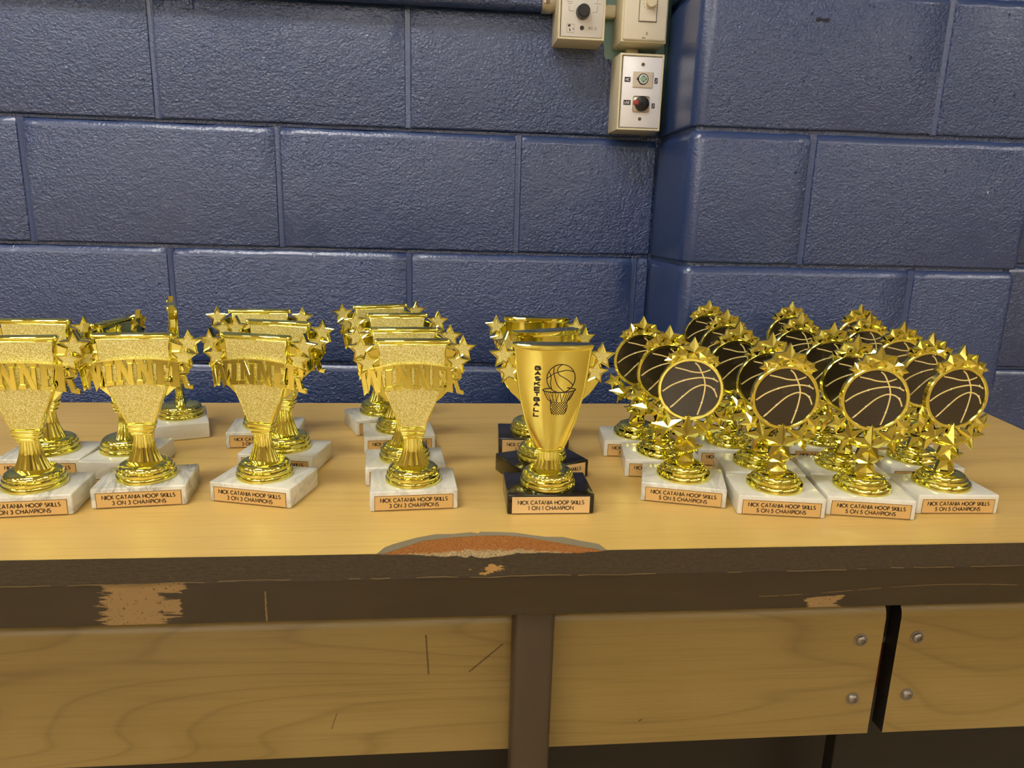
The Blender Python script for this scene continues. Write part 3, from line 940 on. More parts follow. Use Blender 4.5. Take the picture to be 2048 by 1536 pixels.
# ---- winner cup
def slab_letter(ch, x0, x1, z0, z1):
    """slab serif capital as prisms in the box x0..x1, z0..z1"""
    w, h = x1-x0, z1-z0
    s = h*.17                       # slab height
    q = []
    st = h*.26                      # stem width
    def rect(a, b, c, d):
        q.append([(a, c), (b, c), (b, d), (a, d)])
    if ch == 'I':
        m = (x0+x1)/2
        rect(m-st/2, m+st/2, z0+s, z1-s); rect(x0, x1, z0, z0+s); rect(x0, x1, z1-s, z1)
    if ch == 'N':
        rect(x0+w*.08, x0+w*.08+st*.70, z0+s, z1-s)
        rect(x1-w*.08-st*.70, x1-w*.08, z0, z1-s)
        rect(x0, x0+w*.42, z0, z0+s); rect(x1-w*.42, x1, z1-s, z1); rect(x0, x0+w*.36, z1-s, z1)
        q.append([(x0+w*.06, z1), (x0+w*.36, z1), (x1-w*.08, z0), (x1-w*.36, z0)])
    if ch == 'E':
        rect(x0+w*.08, x0+w*.08+st, z0, z1)
        rect(x0, x1, z0, z0+s); rect(x0, x1, z1-s, z1); rect(x0+w*.3, x0+w*.76, z0+h*.42, z0+h*.57)
        rect(x1-w*.22, x1, z0+s, z0+h*.3); rect(x1-w*.22, x1, z0+h*.70, z1-s)
    if ch == 'W':
        b = w*.205
        for a, c in ((0.04, .20), (.40, .20), (.42, .70), (.78, .70)):
            tx, bx = x0+w*a, x0+w*c
            q.append([(tx, z1), (tx+b, z1), (bx+b, z0), (bx, z0)])
        rect(x0-w*.05, x0+w*.30, z1-s, z1); rect(x0+w*.68, x0+w*1.05, z1-s, z1); rect(x0+w*.34, x0+w*.62, z1-s, z1)
    if ch == 'R':
        rect(x0+w*.10, x0+w*.10+st, z0, z1)
        rect(x0, x0+w*.46, z0, z0+s); rect(x0, x0+w*.3, z1-s, z1)
        bo = [(x0+w*.25, z1)]+arc(x0+w*.55, z0+h*.745, w*.38, h*.255, 90, -90, 8)+[(x0+w*.25, z0+h*.49), (x0+w*.25, z0+h*.62)]+arc(x0+w*.52, z0+h*.745, w*.14, h*.12, -90, 90, 6)+[(x0+w*.25, z0+h*.865)]
        q.append(bo)
        q.append([(x0+w*.44, z0+h*.52), (x0+w*.70, z0+h*.52), (x0+w*.84, z0+s), (x0+w*1.02, z0+s), (x0+w*1.02, z0), (x0+w*.66, z0)])
    return q

def winner_parts():
    P = [('stone_base', MARBLE_BASE, None, 'white grey-veined marble base'), ('name_plate', PL3[0], None, 'copper engraved name plate'), ('plate_border', PL3[1], 1, None), ('lettering', PL3[2], 1, None)]
    P.append(('round_foot', FOOT, None, None))
    P.append(('fluted_stem', stem_mesh(38.0, 67.5, 17.6, 9.2), None, None))
    c = MB(.001)
    for (hw0, hw1, d, z0, z1) in ((9.8, 10.6, 5.6, 67.0, 69.6), (9.6, 10.6, 5.4, 69.6, 70.6), (11.0, 12.4, 6.4, 70.6, 74.0), (11.6, 12.2, 6.0, 74.0, 75.2), (12.8, 13.4, 7.0, 75.2, 79.0)):
        c.add([(-hw0, -d, z0), (hw0, -d, z0), (hw0, d, z0), (-hw0, d, z0), (-hw1, -d, z1), (hw1, -d, z1), (hw1, d, z1), (-hw1, d, z1)],
              [(0, 3, 2, 1), (4, 5, 6, 7), (0, 1, 5, 4), (1, 2, 6, 5), (2, 3, 7, 6), (3, 0, 4, 7)])
    P.append(('collar', c.mesh('collar', M['gold'], bevel=.0006, segs=2, smooth=True), None, None))
    body = [(-13.0, 78.8), (13.0, 78.8), (28.6, 118.3), (33.2, 146), (34.1, 167.5), (-34.1, 167.5), (-33.2, 146), (-28.6, 118.3)]
    b = MB(.001)
    b.prism(body, -5.0, 5.5)
    P.append(('cup_body', b.mesh('cup_body', M['gold'], bevel=.001, segs=2, smooth=True), None, None))
    ins_ = [(-11.9, 80.2), (11.9, 80.2), (27.2, 118.5), (31.8, 146), (32.7, 166.2), (-32.7, 166.2), (-31.8, 146), (-27.2, 118.5)]
    P.append(('front_panel', MB(.001).prism(ins_, -5.25, -4.6).mesh('front_panel', M['glitter']), None, 'stippled gold panel with sparkle flecks in its colour'))
    r = MB(.001)
    n = 20
    vs = []
    for x in (-36.2, -35.2, 35.2, 36.2):
        k = .8 if abs(x) > 36 else 1
        for i in range(n):
            t = 2*math.pi*i/n
            vs.append((x, -1.2+5.6*k*math.cos(t), 169.6+2.9*k*math.sin(t)))
    fs = [(j*n+i, j*n+(i+1) % n, (j+1)*n+(i+1) % n, (j+1)*n+i) for j in range(3) for i in range(n)]
    fs += [tuple(range(n-1, -1, -1)), tuple(range(3*n, 4*n))]
    r.add(vs, fs)
    for s_ in (-1, 1):
        r.ball((s_*36.2, -4.6, 169.7), 2.75, 12, 8, (.8, 1, 1))
    P.append(('rim', r.mesh('rim', M['gold'], smooth=True, angle=45), None, None))
    for s_ in (-1, 1):
        w = MB(.001)
        w.prism([(s_*x, z) for x, z in ((24.5, 106.0), (27, 107.5), (37, 117), (46, 131), (52.5, 137), (52, 150), (47, 158), (33, 163), (30, 140), (27, 118))], -.5, 2.5)
        P.append(('side_wing', w.mesh('side_wing', M['gold'], bevel=.0005, segs=1), None, None))
        a, f = flat_star(s_*51.0, 161.4, 14.2, -4.2, 2.0, 0.02*s_)
        P.append(('star', a, None, None)); P.append(('star_face', f, len(P)-1, None))
        a, f = flat_star(s_*45.0, 147.6, 13.6, -4.9, 1.5, 0.10*s_)
        P.append(('star', a, None, None)); P.append(('star_face', f, len(P)-1, None))
    for ch, x0, x1 in (('W', -53.5, -30.0), ('I', -29.0, -18.8), ('N', -18.2, -.3), ('N', .3, 18.2), ('E', 18.9, 31.4), ('R', 32.0, 51.6)):
        m = MB(.001)
        for poly in slab_letter(ch, x0, x1, 121.0, 147.0):
            # subdivide long edges so the arch bends them, then sag towards both ends
            pp = [(x, z-7.6*(x/53.0)**2) for x, z in poly]
            m.prism(pp, -8.2, -3.6, lambda x, z: 5.0*(x/53.0)**2+(z-131.0)*.07)
        P.append(('letter', m.mesh('letter', M['gold'], bevel=.0005, segs=1), None, None))
    # thin raised line along the top of the word
    tl_ = MB(.001)
    tl_.ribbon([(x, 147.2-7.6*(x/53.0)**2) for x in [-53.5+107*i/24 for i in range(25)]], 1.1, -8.4, -3.0, lambda x, z: 5.0*(x/53.0)**2)
    P.append(('word_band', tl_.mesh('word_band', M['gold']), None, None))
    return P

# ---- basketball cup on black base
def cup_w(z):
    T = [(62, 13.6), (70, 17.3), (81, 21.6), (92, 25.2), (103.4, 28.3), (125, 33.0), (145.3, 35.8), (166, 37.7)]
    for (z0, w0), (z1, w1) in zip(T[:-1], T[1:]):
        if z <= z1:
            return w0+(w1-w0)*(z-z0)/(z1-z0)
    return T[-1][1]
def cup_y(x, z):
    w = cup_w(z)
    s_ = min(1.0, abs(x)/w)
    return -5.2-(w*.17+1.4)*(1-s_**2.4)
def basketball_cup_parts():
    P = [('stone_base', BLACK_BASE, None, 'polished black stone base'), ('name_plate', PL1[0], None, 'pale copper engraved name plate'), ('plate_border', PL1[1], 1, None), ('lettering', PL1[2], 1, None)]
    P.append(('round_foot', FOOT, None, None))
    P.append(('fluted_stem', stem_mesh(38.0, 58.0, 15.2, 10.8, 8.5, 6.5), None, None))
    c = MB(.001)
    for (hw0, hw1, d0, d1, z0, z1) in ((11.4, 12.0, 7.2, 7.6, 57.6, 59.2), (12.8, 14.2, 8.0, 8.6, 59.2, 62.2)):
        c.add([(-hw0, -d0, z0), (hw0, -d0, z0), (hw0, d0, z0), (-hw0, d0, z0), (-hw1, -d1, z1), (hw1, -d1, z1), (hw1, d1, z1), (-hw1, d1, z1)],
              [(0, 3, 2, 1), (4, 5, 6, 7), (0, 1, 5, 4), (1, 2, 6, 5), (2, 3, 7, 6), (3, 0, 4, 7)])
    P.append(('collar', c.mesh('collar', M['gold'], bevel=.0006, segs=2, smooth=True), None, None))
    b = MB(.001)
    zs = [62+i*(166-62)/20 for i in range(21)]
    nx = 24
    vs = []
    for z in zs:
        w = cup_w(z)
        for i in range(nx+1):
            x = -w+2*w*i/nx
            vs.append((x, cup_y(x, z), z))
        vs += [(w, 6.0, z), (-w, 6.0, z)]
    n = nx+3
    fs = [(j*n+i, j*n+(i+1) % n, (j+1)*n+(i+1) % n, (j+1)*n+i) for j in range(20) for i in range(n)]
    fs += [tuple(range(n-1, -1, -1)), tuple(range(20*n, 21*n))]
    b.add(vs, fs)
    P.append(('cup_body', b.mesh('cup_body', M['gold_satin'], smooth=True, angle=40), None, None))
    for s_ in (-1, 1):
        e = MB(.001)
        e.tube([(s_*(cup_w(z)+.3), -5.0, z) for z in zs], 1.35, 10)
        P.append(('edge_bead', e.mesh('edge_bead', M['gold'], smooth=True), None, None))
    r = MB(.001)
    rows = [(37.6, 165.4, 1.0), (39.6, 166.6, 1.06), (40.4, 168.6, 1.10), (40.6, 170.6, 1.12), (39.6, 171.4, 1.08)]
    vs = []
    for hw, z, k in rows:
        for i in range(nx+1):
            x = -hw+2*hw*i/nx
            s_ = abs(x)/hw
            vs.append((x, (-5.6-7.6*(1-s_**2.4))*k-.6, z))
        vs += [(hw, 6.4*k, z), (-hw, 6.4*k, z)]
    fs = [(j*n+i, j*n+(i+1) % n, (j+1)*n+(i+1) % n, (j+1)*n+i) for j in range(len(rows)-1) for i in range(n)]
    fs += [tuple(range(n-1, -1, -1)), tuple(range((len(rows)-1)*n, len(rows)*n))]
    r.add(vs, fs)
    P.append(('rim', r.mesh('rim', M['gold'], smooth=True, angle=40), None, None))
    for s_ in (-1, 1):
        w = MB(.001)
        out = smooth_path([(26, 103), (33, 112), (42, 121), (48, 130), (52, 138), (50, 152), (42, 160)], 4)
        w.prism([(s_*x, z) for x, z in out+[(34, 158), (31, 130)]], -.5, 3.0)
        P.append(('side_wing', w.mesh('side_wing', M['gold'], bevel=.0005, segs=1), None, None))
        a, f = flat_star(s_*50.2, 158.6, 14.6, -4.2, 2.0, 0.02*s_)
        P.append(('star', a, None, None)); P.append(('star_face', f, len(P)-1, None))
        a, f = flat_star(s_*44.3, 142.3, 13.8, -4.9, 1.5, 0.10*s_)
        P.append(('star', a, None, None)); P.append(('star_face', f, len(P)-1, None))
    # print on the curved front
    t = MB(.001)
    yo = (-.22, .05)
    for i, ch in enumerate('BASKETBALL'):
        zb = 146.2-i*5.42
        st, w = text_strokes(ch, 3.5)
        kx = 5.3/max(w, 1.2)
        if ch == 'L' or ch == 'T':
            kx *= .92
        for p in st:
            t.ribbon([(-15.8+(x-w/2)*kx, zb+z) for x, z in p], 1.42, yo[0], yo[1], cup_y)
    P.append(('lettering', t.mesh('lettering', M['ink']), None, 'black vertical word printed on the cup'))
    g_ = MB(.001)
    bx, bz, br_ = 8.0, 137.4, 14.6
    def ln_(pts, w=.75, cl=False):
        g_.ribbon(pts, w*1.2, yo[0], yo[1], cup_y, closed=cl)
    ln_(arc(bx, bz, br_, br_, 0, 360, 48)[:-1], .8, True)
    for c_ in ([(-.53, .84), (-.53, .39), (-.4, -.08), (-.18, -.54), (.27, -.97)], [(.04, 1.0), (-.21, .78), (-.27, .54), (-.14, .27), (.16, .08), (.53, -.16), (.86, -.49)],
               [(-.99, .0), (-.55, .33), (-.07, .5), (.41, .58), (.88, .47)], [(-.87, .46), (-.71, .16), (-.73, -.35), (-.62, -.78)]):
        ln_([(bx+x*br_, bz+z*br_) for x, z in smooth_path(c_, 5)])
    U = lambda X, Y: (8.0+(X-938)*.0541, 137.4-(Y-510)*.0541)
    ln_([U(915+312*math.cos(R(a_)), 732-46*math.sin(R(a_))) for a_ in range(118, 423, 8)], .95)
    ln_(smooth_path([U(622, 750), U(690, 890), U(755, 965), U(757, 1080), U(790, 1205)], 5), .7)
    ln_(smooth_path([U(1208, 750), U(1140, 890), U(1072, 965), U(1078, 1070), U(1035, 1195)], 5), .7)
    for xt, xb in ((660, 775), (705, 780), (745, 835), (840, 870), (905, 870), (790, 800), (930, 965), (1020, 965), (1060, 1010), (1105, 1040), (1150, 1062), (1185, 1066)):
        ln_([U(xt, 778), U(xb, 968)], .5)
    for i in range(-6, 10):
        for sg in (1, -1):
            pts = []
            for j in range(13):
                Y = 965+250*j/12
                X = 918+(i-1.5)*46+sg*(Y-965)*.86
                hw = 162-6*math.sin((Y-965)/250*3.14)-28*max(0, (Y-1120)/95)**2
                if abs(X-918) <= hw:
                    pts.append(U(X, Y))
            if len(pts) > 1:
                ln_(pts, .5)
    P.append(('emblem', g_.mesh('emblem', M['ink']), None, 'black line drawing of a ball dropping into a hoop'))
    return P

# ---- star basketball trophy
def star_parts():
    P = [('stone_base', MARBLE_BASE, None, 'white grey-veined marble base'), ('name_plate', PL5[0], None, 'copper engraved name plate'), ('plate_border', PL5[1], 1, None), ('lettering', PL5[2], 1, None)]
    P.append(('round_foot', FOOT_C, None, None))
    core_ = MB(.001)
    core_.lathe([(11.0, 37.2), (10.4, 40), (7.4, 46), (6.0, 54), (5.0, 66), (4.6, 78), (5.0, 90)], 8, None, .75)
    P.append(('stem', core_.mesh('stem', M['gold']), None, None))
    zc, Ro = 119.6, 33.2
    r = MB(.001)
    prof = [(30.4, -1.4), (30.6, -3.2), (31.2, -3.8), (33.4, -3.8), (34.4, -2.8), (34.4, 3.0), (33.4, 4.0), (30.2, 4.0), (30.2, -1.4)]
    n = 72
    vs = [(q*math.cos(2*math.pi*i/n), y, zc+q*math.sin(2*math.pi*i/n)) for q, y in prof[:-1] for i in range(n)]
    k = len(prof)-1
    fs = [(j*n+i, j*n+(i+1) % n, ((j+1) % k)*n+(i+1) % n, ((j+1) % k)*n+i) for j in range(k) for i in range(n)]
    r.add(vs, fs)
    P.append(('medallion_ring', r.mesh('medallion_ring', M['gold_satin'], smooth=True, angle=40), None, None))
    d = MB(.001)
    d.prism([(30.6*math.cos(2*math.pi*i/n), zc+30.6*math.sin(2*math.pi*i/n)) for i in range(n)], -1.9, 3.4)
    P.append(('ball_disc', d.mesh('ball_disc', M['disc']), None, 'dark basketball picture disc'))
    di = len(P)-1
    g_ = MB(.001)
    for c_, w in (([(-.60, .76), (-.26, .70), (.01, .64), (.34, .64), (.62, .75)], 1.15), ([(.08, .97), (.21, .86), (.34, .63), (.44, .41), (.49, .14), (.47, -.19), (.41, -.53), (.31, -.92)], 1.25),
                  ([(-.97, -.14), (-.66, .11), (-.26, .31), (.12, .42), (.46, .46), (.74, .43), (.92, .34)], 1.25), ([(-.66, -.72), (-.54, -.6), (-.26, -.29), (.03, .0), (.3, .16), (.48, .19), (.68, .14), (.83, -.0), (.93, -.22)], 1.25)):
        g_.ribbon([(x*30, zc+z*30) for x, z in smooth_path(c_, 6)], w*1.15, -2.0, -1.8)
    P.append(('seam_print', g_.mesh('seam_print', M['line']), di, None))
    sp = MB(.001)
    for x, z in ((-.26, .31), (.76, .45), (-.26, -.28), (.81, .06), (.42, -.46), (-.58, -.64)):
        sp.prism([(x*30+(1.5 if i % 2 == 0 else .45)*math.sin(R(45*i)), zc+z*30+(1.5 if i % 2 == 0 else .45)*math.cos(R(45*i))) for i in range(8)], -2.06, -1.9)
    P.append(('sparkle_print', sp.mesh('sparkle_print', M['spark']), di, None))
    ht = MB(.001)
    for i in range(8):
        for j in range(5):
            x, z = -.10+.055*i, .12+.055*j+.02*i
            ht.prism([(x*30+.33*math.cos(R(60*q)), zc+z*30+.33*math.sin(R(60*q))) for q in range(6)], -1.98, -1.88)
    P.append(('dot_print', ht.mesh('dot_print', simple('grey_dot_print', srgb(110, 100, 76), .4)), di, None))
    S = [  # centre x, z, radius, front y, apex, thickness, rotation
        (0, 160.5, 16.0, -1.2, 4.8, 4.2, 0, .5), (-13.0, 156.0, 10.6, -2.4, 3.4, 4, -.25, .54), (13.0, 156.0, 10.6, -2.4, 3.4, 4, .25, .54), (-22.0, 150.8, 7.6, -2.6, 2.6, 4, -.5, .54), (22.0, 150.8, 7.6, -2.6, 2.6, 4, .5, .54),
        (0, 70.0, 22.6, -4.6, 5.8, 4.6, 0, .42), (-20.4, 77.4, 18.2, -2.8, 5.4, 4.4, -.22, .42), (20.4, 77.4, 18.2, -2.8, 5.4, 4.4, .22, .42), (0, 51.8, 18.8, -3.8, 5.2, 4.6, 0, .43),
        (-32.5, 91.0, 12.0, -1.6, 3.8, 4, -.5), (32.5, 91.0, 12.0, -1.6, 3.8, 4, .5)]
    for a_ in S:
        P.append(('star', facet_star(*a_), None, None))
    return P

WIN, BBC, STA = winner_parts(), basketball_cup_parts(), star_parts()
G3 = 'gold winner cup trophies on the table'
G1 = 'gold basketball cup trophies on black bases'
G5 = 'gold star basketball trophies on the table'
for x, y, r_, v, lab in (
    (-.0315, .7212, 4.0, .55, 'gold winner cup on marble beside the black-based cups, first from the table\'s front edge'),
    (-.0440, .7923, 5.2, .5, 'gold winner cup on marble beside the black-based cups, second from the table\'s front edge'),
    (-.0583, .9031, 7.3, .3, 'gold winner cup on marble beside the black-based cups, third from the table\'s front edge'),
    (-.0873, .9850, 21.8, .6, 'gold winner cup on marble beside the black-based cups, hindmost and nearest the wall'),
    (-.1880, .7385, -15.1, .5, 'gold winner cup with plate turned aside, frontmost in the column of three cups'),
    (-.1856, .8304, -11.5, .25, 'gold winner cup on marble, middle one in the column of three cups'),
    (-.2293, .9228, 3.6, .4, 'gold winner cup on marble, hindmost in the column of three cups'),
    (-.3072, .7370, 6.4, 1.5, 'gold winner cup on the most heavily grey-veined marble base'),
    (-.3616, .8241, -96, .2, 'gold winner cup turned sideways, right behind the heavily veined marble base'),
    (-.3506, .9642, -70, .2, 'gold winner cup seen edge-on, hindmost of the sideways cups near the wall'),
    (-.4061, .7154, 5.8, .9, 'gold winner cup at the end of the row, in front of another cup'),
    (-.4439, .8222, 0.6, .6, 'gold winner cup at the end of the row, behind another cup')):
    spawn(WIN, 'winner_cup_trophy', x, y, r_, lab, G3, v)
for x, y, r_, lab in (
    (.1097, .7075, -.5, 'gold basketball cup on black base, showing its full printed front'),
    (.1149, .7922, 22.5, 'gold basketball cup on black base turned askew, middle one of the three'),
    (.1157, .8925, -3.0, 'gold basketball cup on black base, hindmost of the three')):
    spawn(BBC, 'basketball_cup_trophy', x, y, r_, lab, G1)
ORD = ('first', 'second', 'third', 'fourth', 'fifth')
COLS = (('the column nearest the black-based cups', ((.2634, .7265, -16.2), (.2611, .8054, -8.6), (.2502, .8792, -5.9))),
        ('the second column from the black-based cups', ((.3529, .6937, -9.4), (.3661, .7638, -9), (.3607, .8434, -7), (.3926, .9643, -6), (.4056, 1.0697, -6))),
        ('the third column from the black-based cups', ((.4475, .6877, -11.1), (.4623, .7557, -9), (.4846, .848, -8), (.488, .9389, -7), (.536, 1.0646, -6))),
        ('the outermost column by the table end', ((.5434, .6948, -1.7), (.5668, .7781, -3), (.5875, .8632, -4), (.5903, .9445, -4), (.6381, 1.0465, -4))))
for cn, L in COLS:
    for i, (x, y, r_) in enumerate(L):
        spawn(STA, 'star_basketball_trophy', x, y, r_, 'gold star basketball trophy, %s from the front in %s' % (ORD[i], cn), G5, rnd.uniform(.15, .5))

# ------------------------------------------------------------------ wall boxes and conduit
BDp = .061
YB = D-BDp                       # front of the boxes
def wbox(name, x0, x1, z0, z1, face_mat, label, cat, rad=.0016):
    e = link(name, None, None, (0, 0, 0), label, cat)
    m = MB()
    t = .0032
    # hollow cream box: four walls with a lip
    m.add([(x0-.001, D, z0-.001), (x1+.001, D, z0-.001), (x1+.001, D, z1+.001), (x0-.001, D, z1+.001), (x0, YB, z0), (x1, YB, z0), (x1, YB, z1), (x0, YB, z1),
           (x0+t, YB, z0+t), (x1-t, YB, z0+t), (x1-t, YB, z1-t), (x0+t, YB, z1-t), (x0+t, YB+.006, z0+t), (x1-t, YB+.006, z0+t), (x1-t, YB+.006, z1-t), (x0+t, YB+.006, z1-t)],
          [(0, 1, 5, 4), (1, 2, 6, 5), (2, 3, 7, 6), (3, 0, 4, 7), (4, 5, 9, 8), (5, 6, 10, 9), (6, 7, 11, 10), (7, 4, 8, 11), (8, 9, 13, 12), (9, 10, 14, 13), (10, 11, 15, 14), (11, 8, 12, 15), (12, 13, 14, 15), (3, 2, 1, 0)])
    link('box_body', m.mesh('box_body', M['beige'], bevel=.0007, segs=2, smooth=True), e)
    return e
def screw(parent, x, z, y, r=.0031, mat='screw', ang=.4):
    m = MB()
    m.tube([(x, y+.001, z), (x, y-.0009, z)], [r, r*.85], 16)
    s_ = link('screw', m.mesh('screw', M[mat], smooth=True), parent)
    dx, dz = math.cos(ang)*r*.8, math.sin(ang)*r*.8
    link('screw_slot', MB().ribbon([(x-dx, z-dz), (x+dx, z+dz)], r*.3, y-.00105, y-.0007).mesh('screw_slot', M['black']), s_)
q = CAMZ
# jack box
JX0, JX1, JZ0, JZ1 = .2828, .3558, q+.1372, q+.2552
e = wbox('audio_jack_box', JX0, JX1, JZ0, JZ1, None, 'cream wall box with white steel plate holding two audio sockets', 'wall box')
px0, px1, pz0, pz1 = JX0+.0052, JX1-.0030, JZ0+.0042, JZ1-.0048
py = YB-.0006
pl_ = link('face_plate', MB().box(px0, px1, py, py+.004, pz0, pz1).mesh('face_plate', M['steel'], bevel=.0012, segs=2, smooth=True), e)
s9 = .9872
xc = .3221
screw(pl_, .3207, q+.2388, py); screw(pl_, .3207, q+.1549, py)
xl = MB().box(xc-.0172, xc+.0168, py-.0014, py+.001, q+.2030, q+.2275)
xs_ = link('microphone_socket', xl.mesh('microphone_socket', M['nickel'], bevel=.0008, segs=2), pl_)
zx = q+.2163
m = MB(); m.tube([(xc, py-.001, zx), (xc, py-.0026, zx)], [.0088, .0086], 28); m.box(xc-.0105, xc-.007, py-.0024, py-.001, zx-.002, zx+.002)
link('socket_ring', m.mesh('socket_ring', M['black'], smooth=True, angle=40), xs_)
m = MB(); m.tube([(xc, py-.002, zx), (xc, py-.0030, zx)], .0070, 28)
link('socket_shell', m.mesh('socket_shell', M['steel'], smooth=True, angle=40), xs_)
m = MB(); m.tube([(xc+.0002, py-.0025, zx), (xc+.0002, py-.0034, zx)], .0058, 28)
link('socket_insert', m.mesh('socket_insert', M['green'], smooth=True, angle=40), xs_)
m = MB()
for dx, dz in ((.0002, .0036), (.0002, -.0036), (.0042, 0)):
    m.tube([(xc+dx, py-.003, zx+dz), (xc+dx, py-.0037, zx+dz)], .0011, 10)
link('pin_holes', m.mesh('pin_holes', M['black']), xs_)
screw(xs_, xc+.0128, q+.2242, py-.0014, .0016, 'steel', 1.0); screw(xs_, xc-.0136, q+.2066, py-.0014, .0016, 'steel', 1.0)
zj = q+.1783
jk = link('line_jack', MB().box(xc-.0150, xc+.0130, py-.0012, py+.001, zj-.0130, zj+.0122).mesh('line_jack', M['nickel'], bevel=.003, segs=3, smooth=True), pl_)
m = MB(); m.tube([(xc, py-.001, zj), (xc, py-.0046, zj), (xc, py-.0052, zj)], [.0118, .0116, .0100], 32)
link('jack_collar', m.mesh('jack_collar', M['black'], smooth=True, angle=40), jk)
m = MB(); m.tube([(xc, py-.005, zj), (xc, py-.0056, zj)], [.0036, .0030], 20)
link('jack_hole', m.mesh('jack_hole', simple('jack_hole_black', (.002, .002, .002, 1), .6), smooth=True), jk)
link('release_latch', MB().box(xc-.0140, xc-.0060, py-.0058, py-.001, zj-.0022, zj+.0050).mesh('release_latch', M['red'], bevel=.001, segs=2), jk)
def tape(cx, cz, w, h, s_):
    o = link('label_tape', MB().box(cx-w/2, cx+w/2, py-.0003, py+.0002, cz-h/2, cz+h/2).mesh('label_tape', M['tape']), pl_)
    t = MB()
    put_text(t, s_, cx, cz-h*.24, h*.48, w*.66 if len(s_) > 1 else None, .00065, py-.00045, py-.0002)
    link('label_print', t.mesh('label_print', M['white_print']), o)
tape(.2964, q+.2150, .0098, .0076, 'MIC'); tape(.3441, q+.2147, .0050, .0086, '2')
tape(.2978, q+.1797, .0118, .0076, 'LINE'); tape(.3420, q+.1760, .0052, .0078, '2')
# dimmer box
e = wbox('dimmer_switch_box', .2816, .3562, q+.2717, q+.3917, None, 'cream wall box with ivory plate and rotary dimmer dial', 'wall box')
dp = link('face_plate', MB().box(.2846, .3548, YB-.004, YB+.004, q+.2738, q+.3895).mesh('face_plate', M['ivory'], bevel=.0028, segs=3, smooth=True), e)
dy = YB-.004
m = MB(); m.ribbon([(.3080, q+.3015), (.3368, q+.3015), (.3368, q+.372), (.3080, q+.372)], .0012, dy-.0003, dy+.0002, closed=True)
link('dial_groove', m.mesh('dial_groove', M['grey_print']), dp)
dl = link('dial_panel', MB().box(.3088, .3360, dy-.0022, dy+.001, q+.3022, q+.371).mesh('dial_panel', M['ivory'], bevel=.0008, segs=2), dp)
m = MB(); m.tube([(.3250, dy-.002, q+.3290), (.3250, dy-.0105, q+.3290)], [.0082, .0074], 28)
kn = link('dial_knob', m.mesh('dial_knob', M['beige'], smooth=True, angle=40), dl)
link('knob_mark', MB().ribbon([(.3270, q+.3315), (.3300, q+.3355)], .0012, dy-.0109, dy-.010).mesh('knob_mark', M['grey_print']), kn)
m = MB()
for a_ in range(-60, 241, 25):
    c_, s_ = math.cos(R(a_)), math.sin(R(a_))
    m.ribbon([(.3250+.0100*c_, q+.3290+.0100*s_), (.3250+.0122*c_, q+.3290+.0122*s_)], .0005, dy-.0024, dy-.0021)
link('dial_ticks', m.mesh('dial_ticks', M['grey_print']), dl)
screw(dp, .3224, q+.2845, dy, .0027, 'beige', 1.57)
link('plate_mark', MB().box(.3150, .3205, dy-.0002, dy+.0002, q+.2770, q+.2785).mesh('plate_mark', M['grey_print']), dp)
# room control box
e = wbox('room_control_box', .1788, .2544, q+.2712, q+.3890, None, 'cream wall box with pale grey plate and black rotary knob', 'wall box')
rp = link('face_plate', MB().box(.1838, .2510, YB-.0002, YB+.005, q+.2752, q+.3850).mesh('face_plate', M['rcface'], bevel=.0008, segs=2, smooth=True), e)
ry = YB-.0002
kx, kz = .2176, q+.3116
m = MB(); m.tube([(kx, ry, kz), (kx, ry-.0030, kz), (kx, ry-.0120, kz), (kx, ry-.0132, kz)], [.0112, .0112, .0098, .0086], 32)
kn = link('control_knob', m.mesh('control_knob', M['black'], smooth=True, angle=35), rp)
m = MB(); m.ball((kx-.0056, ry-.0100, kz+.0080), .0014, 10, 8)
link('knob_pointer', m.mesh('knob_pointer', M['white_print'], smooth=True), kn)
m = MB(); m.tube([(.2173, ry+.001, q+.2886), (.2173, ry-.0006, q+.2886)], .0034, 18)
link('indicator_lamp', m.mesh('indicator_lamp', M['black'], smooth=True, angle=40), rp)
m = MB()
for P_ in ([(.1955, q+.3420), (.1955, q+.3290)], [(.1955, q+.3200), (.1955, q+.3130), (.2030, q+.3122)], [(.2405, q+.3420), (.2405, q+.3275)], [(.2405, q+.3220), (.2405, q+.3125), (.2330, q+.3118)], [(.1915, q+.3265), (.2010, q+.3260)], [(.1925, q+.3235), (.1995, q+.3230)], [(.2360, q+.3250), (.2460, q+.3246)]):
    m.ribbon(P_, .0006, ry-.0002, ry+.0002)
for i in range(5):
    m.ribbon([(.2075+.005*i, q+.3392+.0014*(2-abs(2-i))), (.2095+.005*i, q+.3392+.0014*(2-abs(2-i)))], .0013, ry-.0002, ry+.0002)
link('scale_print', m.mesh('scale_print', M['grey_print']), rp)
m = MB()
put_text(m, 'RC-5', .2347, q+.2868, .0034, .0118, .00055, ry-.0002, ry+.0002)
link('model_print', m.mesh('model_print', M['grey_print']), rp)
m = MB()
m.ribbon([(.1932, q+.2812), (.2050, q+.2812), (.2050, q+.2936), (.1932, q+.2936)], .0004, ry-.0002, ry+.0002, closed=True)
m2 = MB()
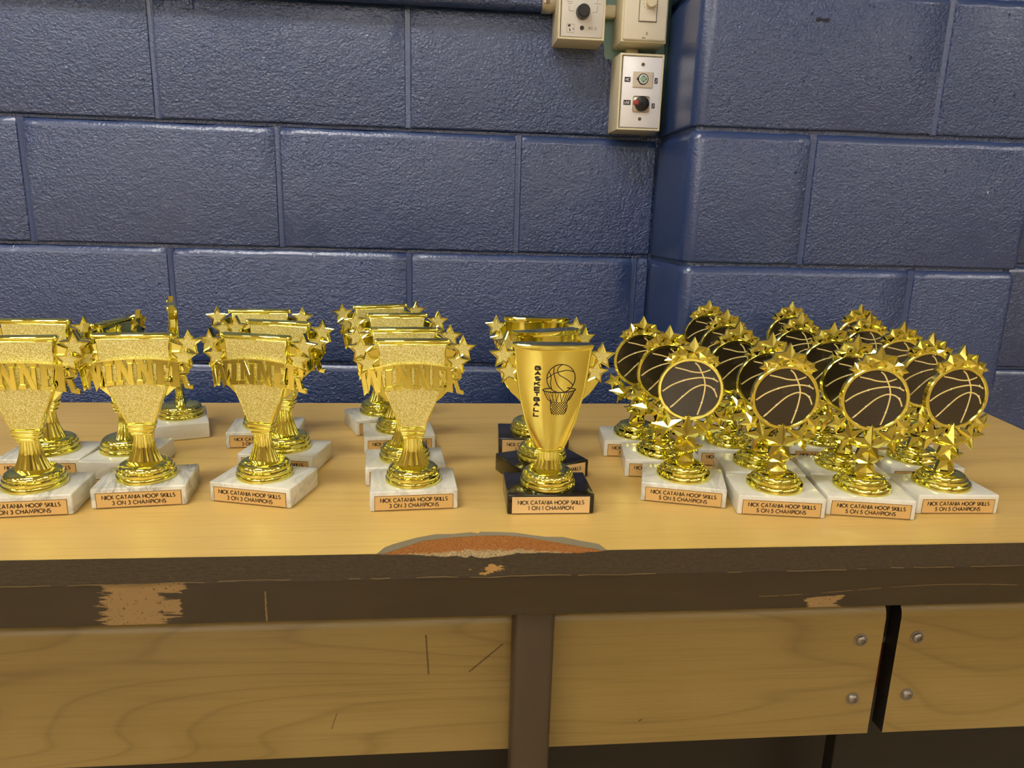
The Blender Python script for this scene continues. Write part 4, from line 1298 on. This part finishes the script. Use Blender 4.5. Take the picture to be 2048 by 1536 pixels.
for poly in ([(.1945, q+.2925), (.1990, q+.2930), (.1985, q+.2905), (.1965, q+.2890), (.1950, q+.2900)], [(.1968, q+.2870), (.1982, q+.2866), (.1990, q+.2845), (.1984, q+.2825), (.1972, q+.2838)], [(.2026, q+.2880), (.2040, q+.2872), (.2036, q+.2852), (.2024, q+.2862)]):
    m2.prism([(x, z) for x, z in poly], ry-.0002, ry+.0002)
lg = link('logo_frame', m.mesh('logo_frame', M['grey_print']), rp)
link('logo_print', m2.mesh('logo_print', M['ink']), lg)
# raceways between the boxes
m = MB(); m.box(.2546, .2814, D-.0180, D, q+.3168, q+.3372)
link('cable_raceway', m.mesh('cable_raceway', M['beige'], bevel=.004, segs=3, smooth=True), None, None, 'cream raceway piece joining the control box to the dimmer box', 'raceway')
m = MB(); m.box(.3020, .3230, D-.0180, D, q+.2562, q+.2708)
link('cable_raceway', m.mesh('cable_raceway', M['beige'], bevel=.003, segs=3, smooth=True), None, None, 'short cream raceway joining the dimmer box to the jack box', 'raceway')
# conduit with connector and straps
CZ_, CRr = q+.3340, .0140
cn = link('wall_conduit', None, None, (0, 0, 0), 'blue painted steel conduit running along the wall to the control box', 'conduit')
m = MB(); m.tube([(WX0-.8, D-.0155, CZ_), (.158, D-.0155, CZ_)], CRr, 24)
link('pipe', m.mesh('pipe', M['paint'], smooth=True, angle=50), cn)
m = MB(); m.tube([(.1565, D-.0165, CZ_), (.172, D-.0165, CZ_), (.1780, D-.0165, CZ_)], [.0165, .0165, .0135], 24)
m.box(.159, .168, D-.0360, D-.030, CZ_-.005, CZ_+.005)
k_ = link('connector', m.mesh('connector', M['nickel'], smooth=True, angle=40), cn, label='metal conduit connector with set screw')
m = MB(); m.tube([(.1645, D-.0355, CZ_-.002), (.1645, D-.0385, CZ_-.002)], .0034, 14)
link('set_screw', m.mesh('set_screw', M['screw'], smooth=True, angle=40), k_)
for x in (-.4085, -1.0):
    m = MB(); m.box(x-.0085, x+.0085, D-.0022, D, CZ_-.034, CZ_-.010)
    s_ = link('pipe_strap', m.mesh('pipe_strap', M['paint'], bevel=.0006, segs=1), cn)
    m = MB(); m.tube([(x, D-.002, CZ_-.0245), (x, D-.0042, CZ_-.0245)], [.0050, .0042], 14)
    link('strap_screw', m.mesh('strap_screw', M['paint'], smooth=True, angle=40), s_)
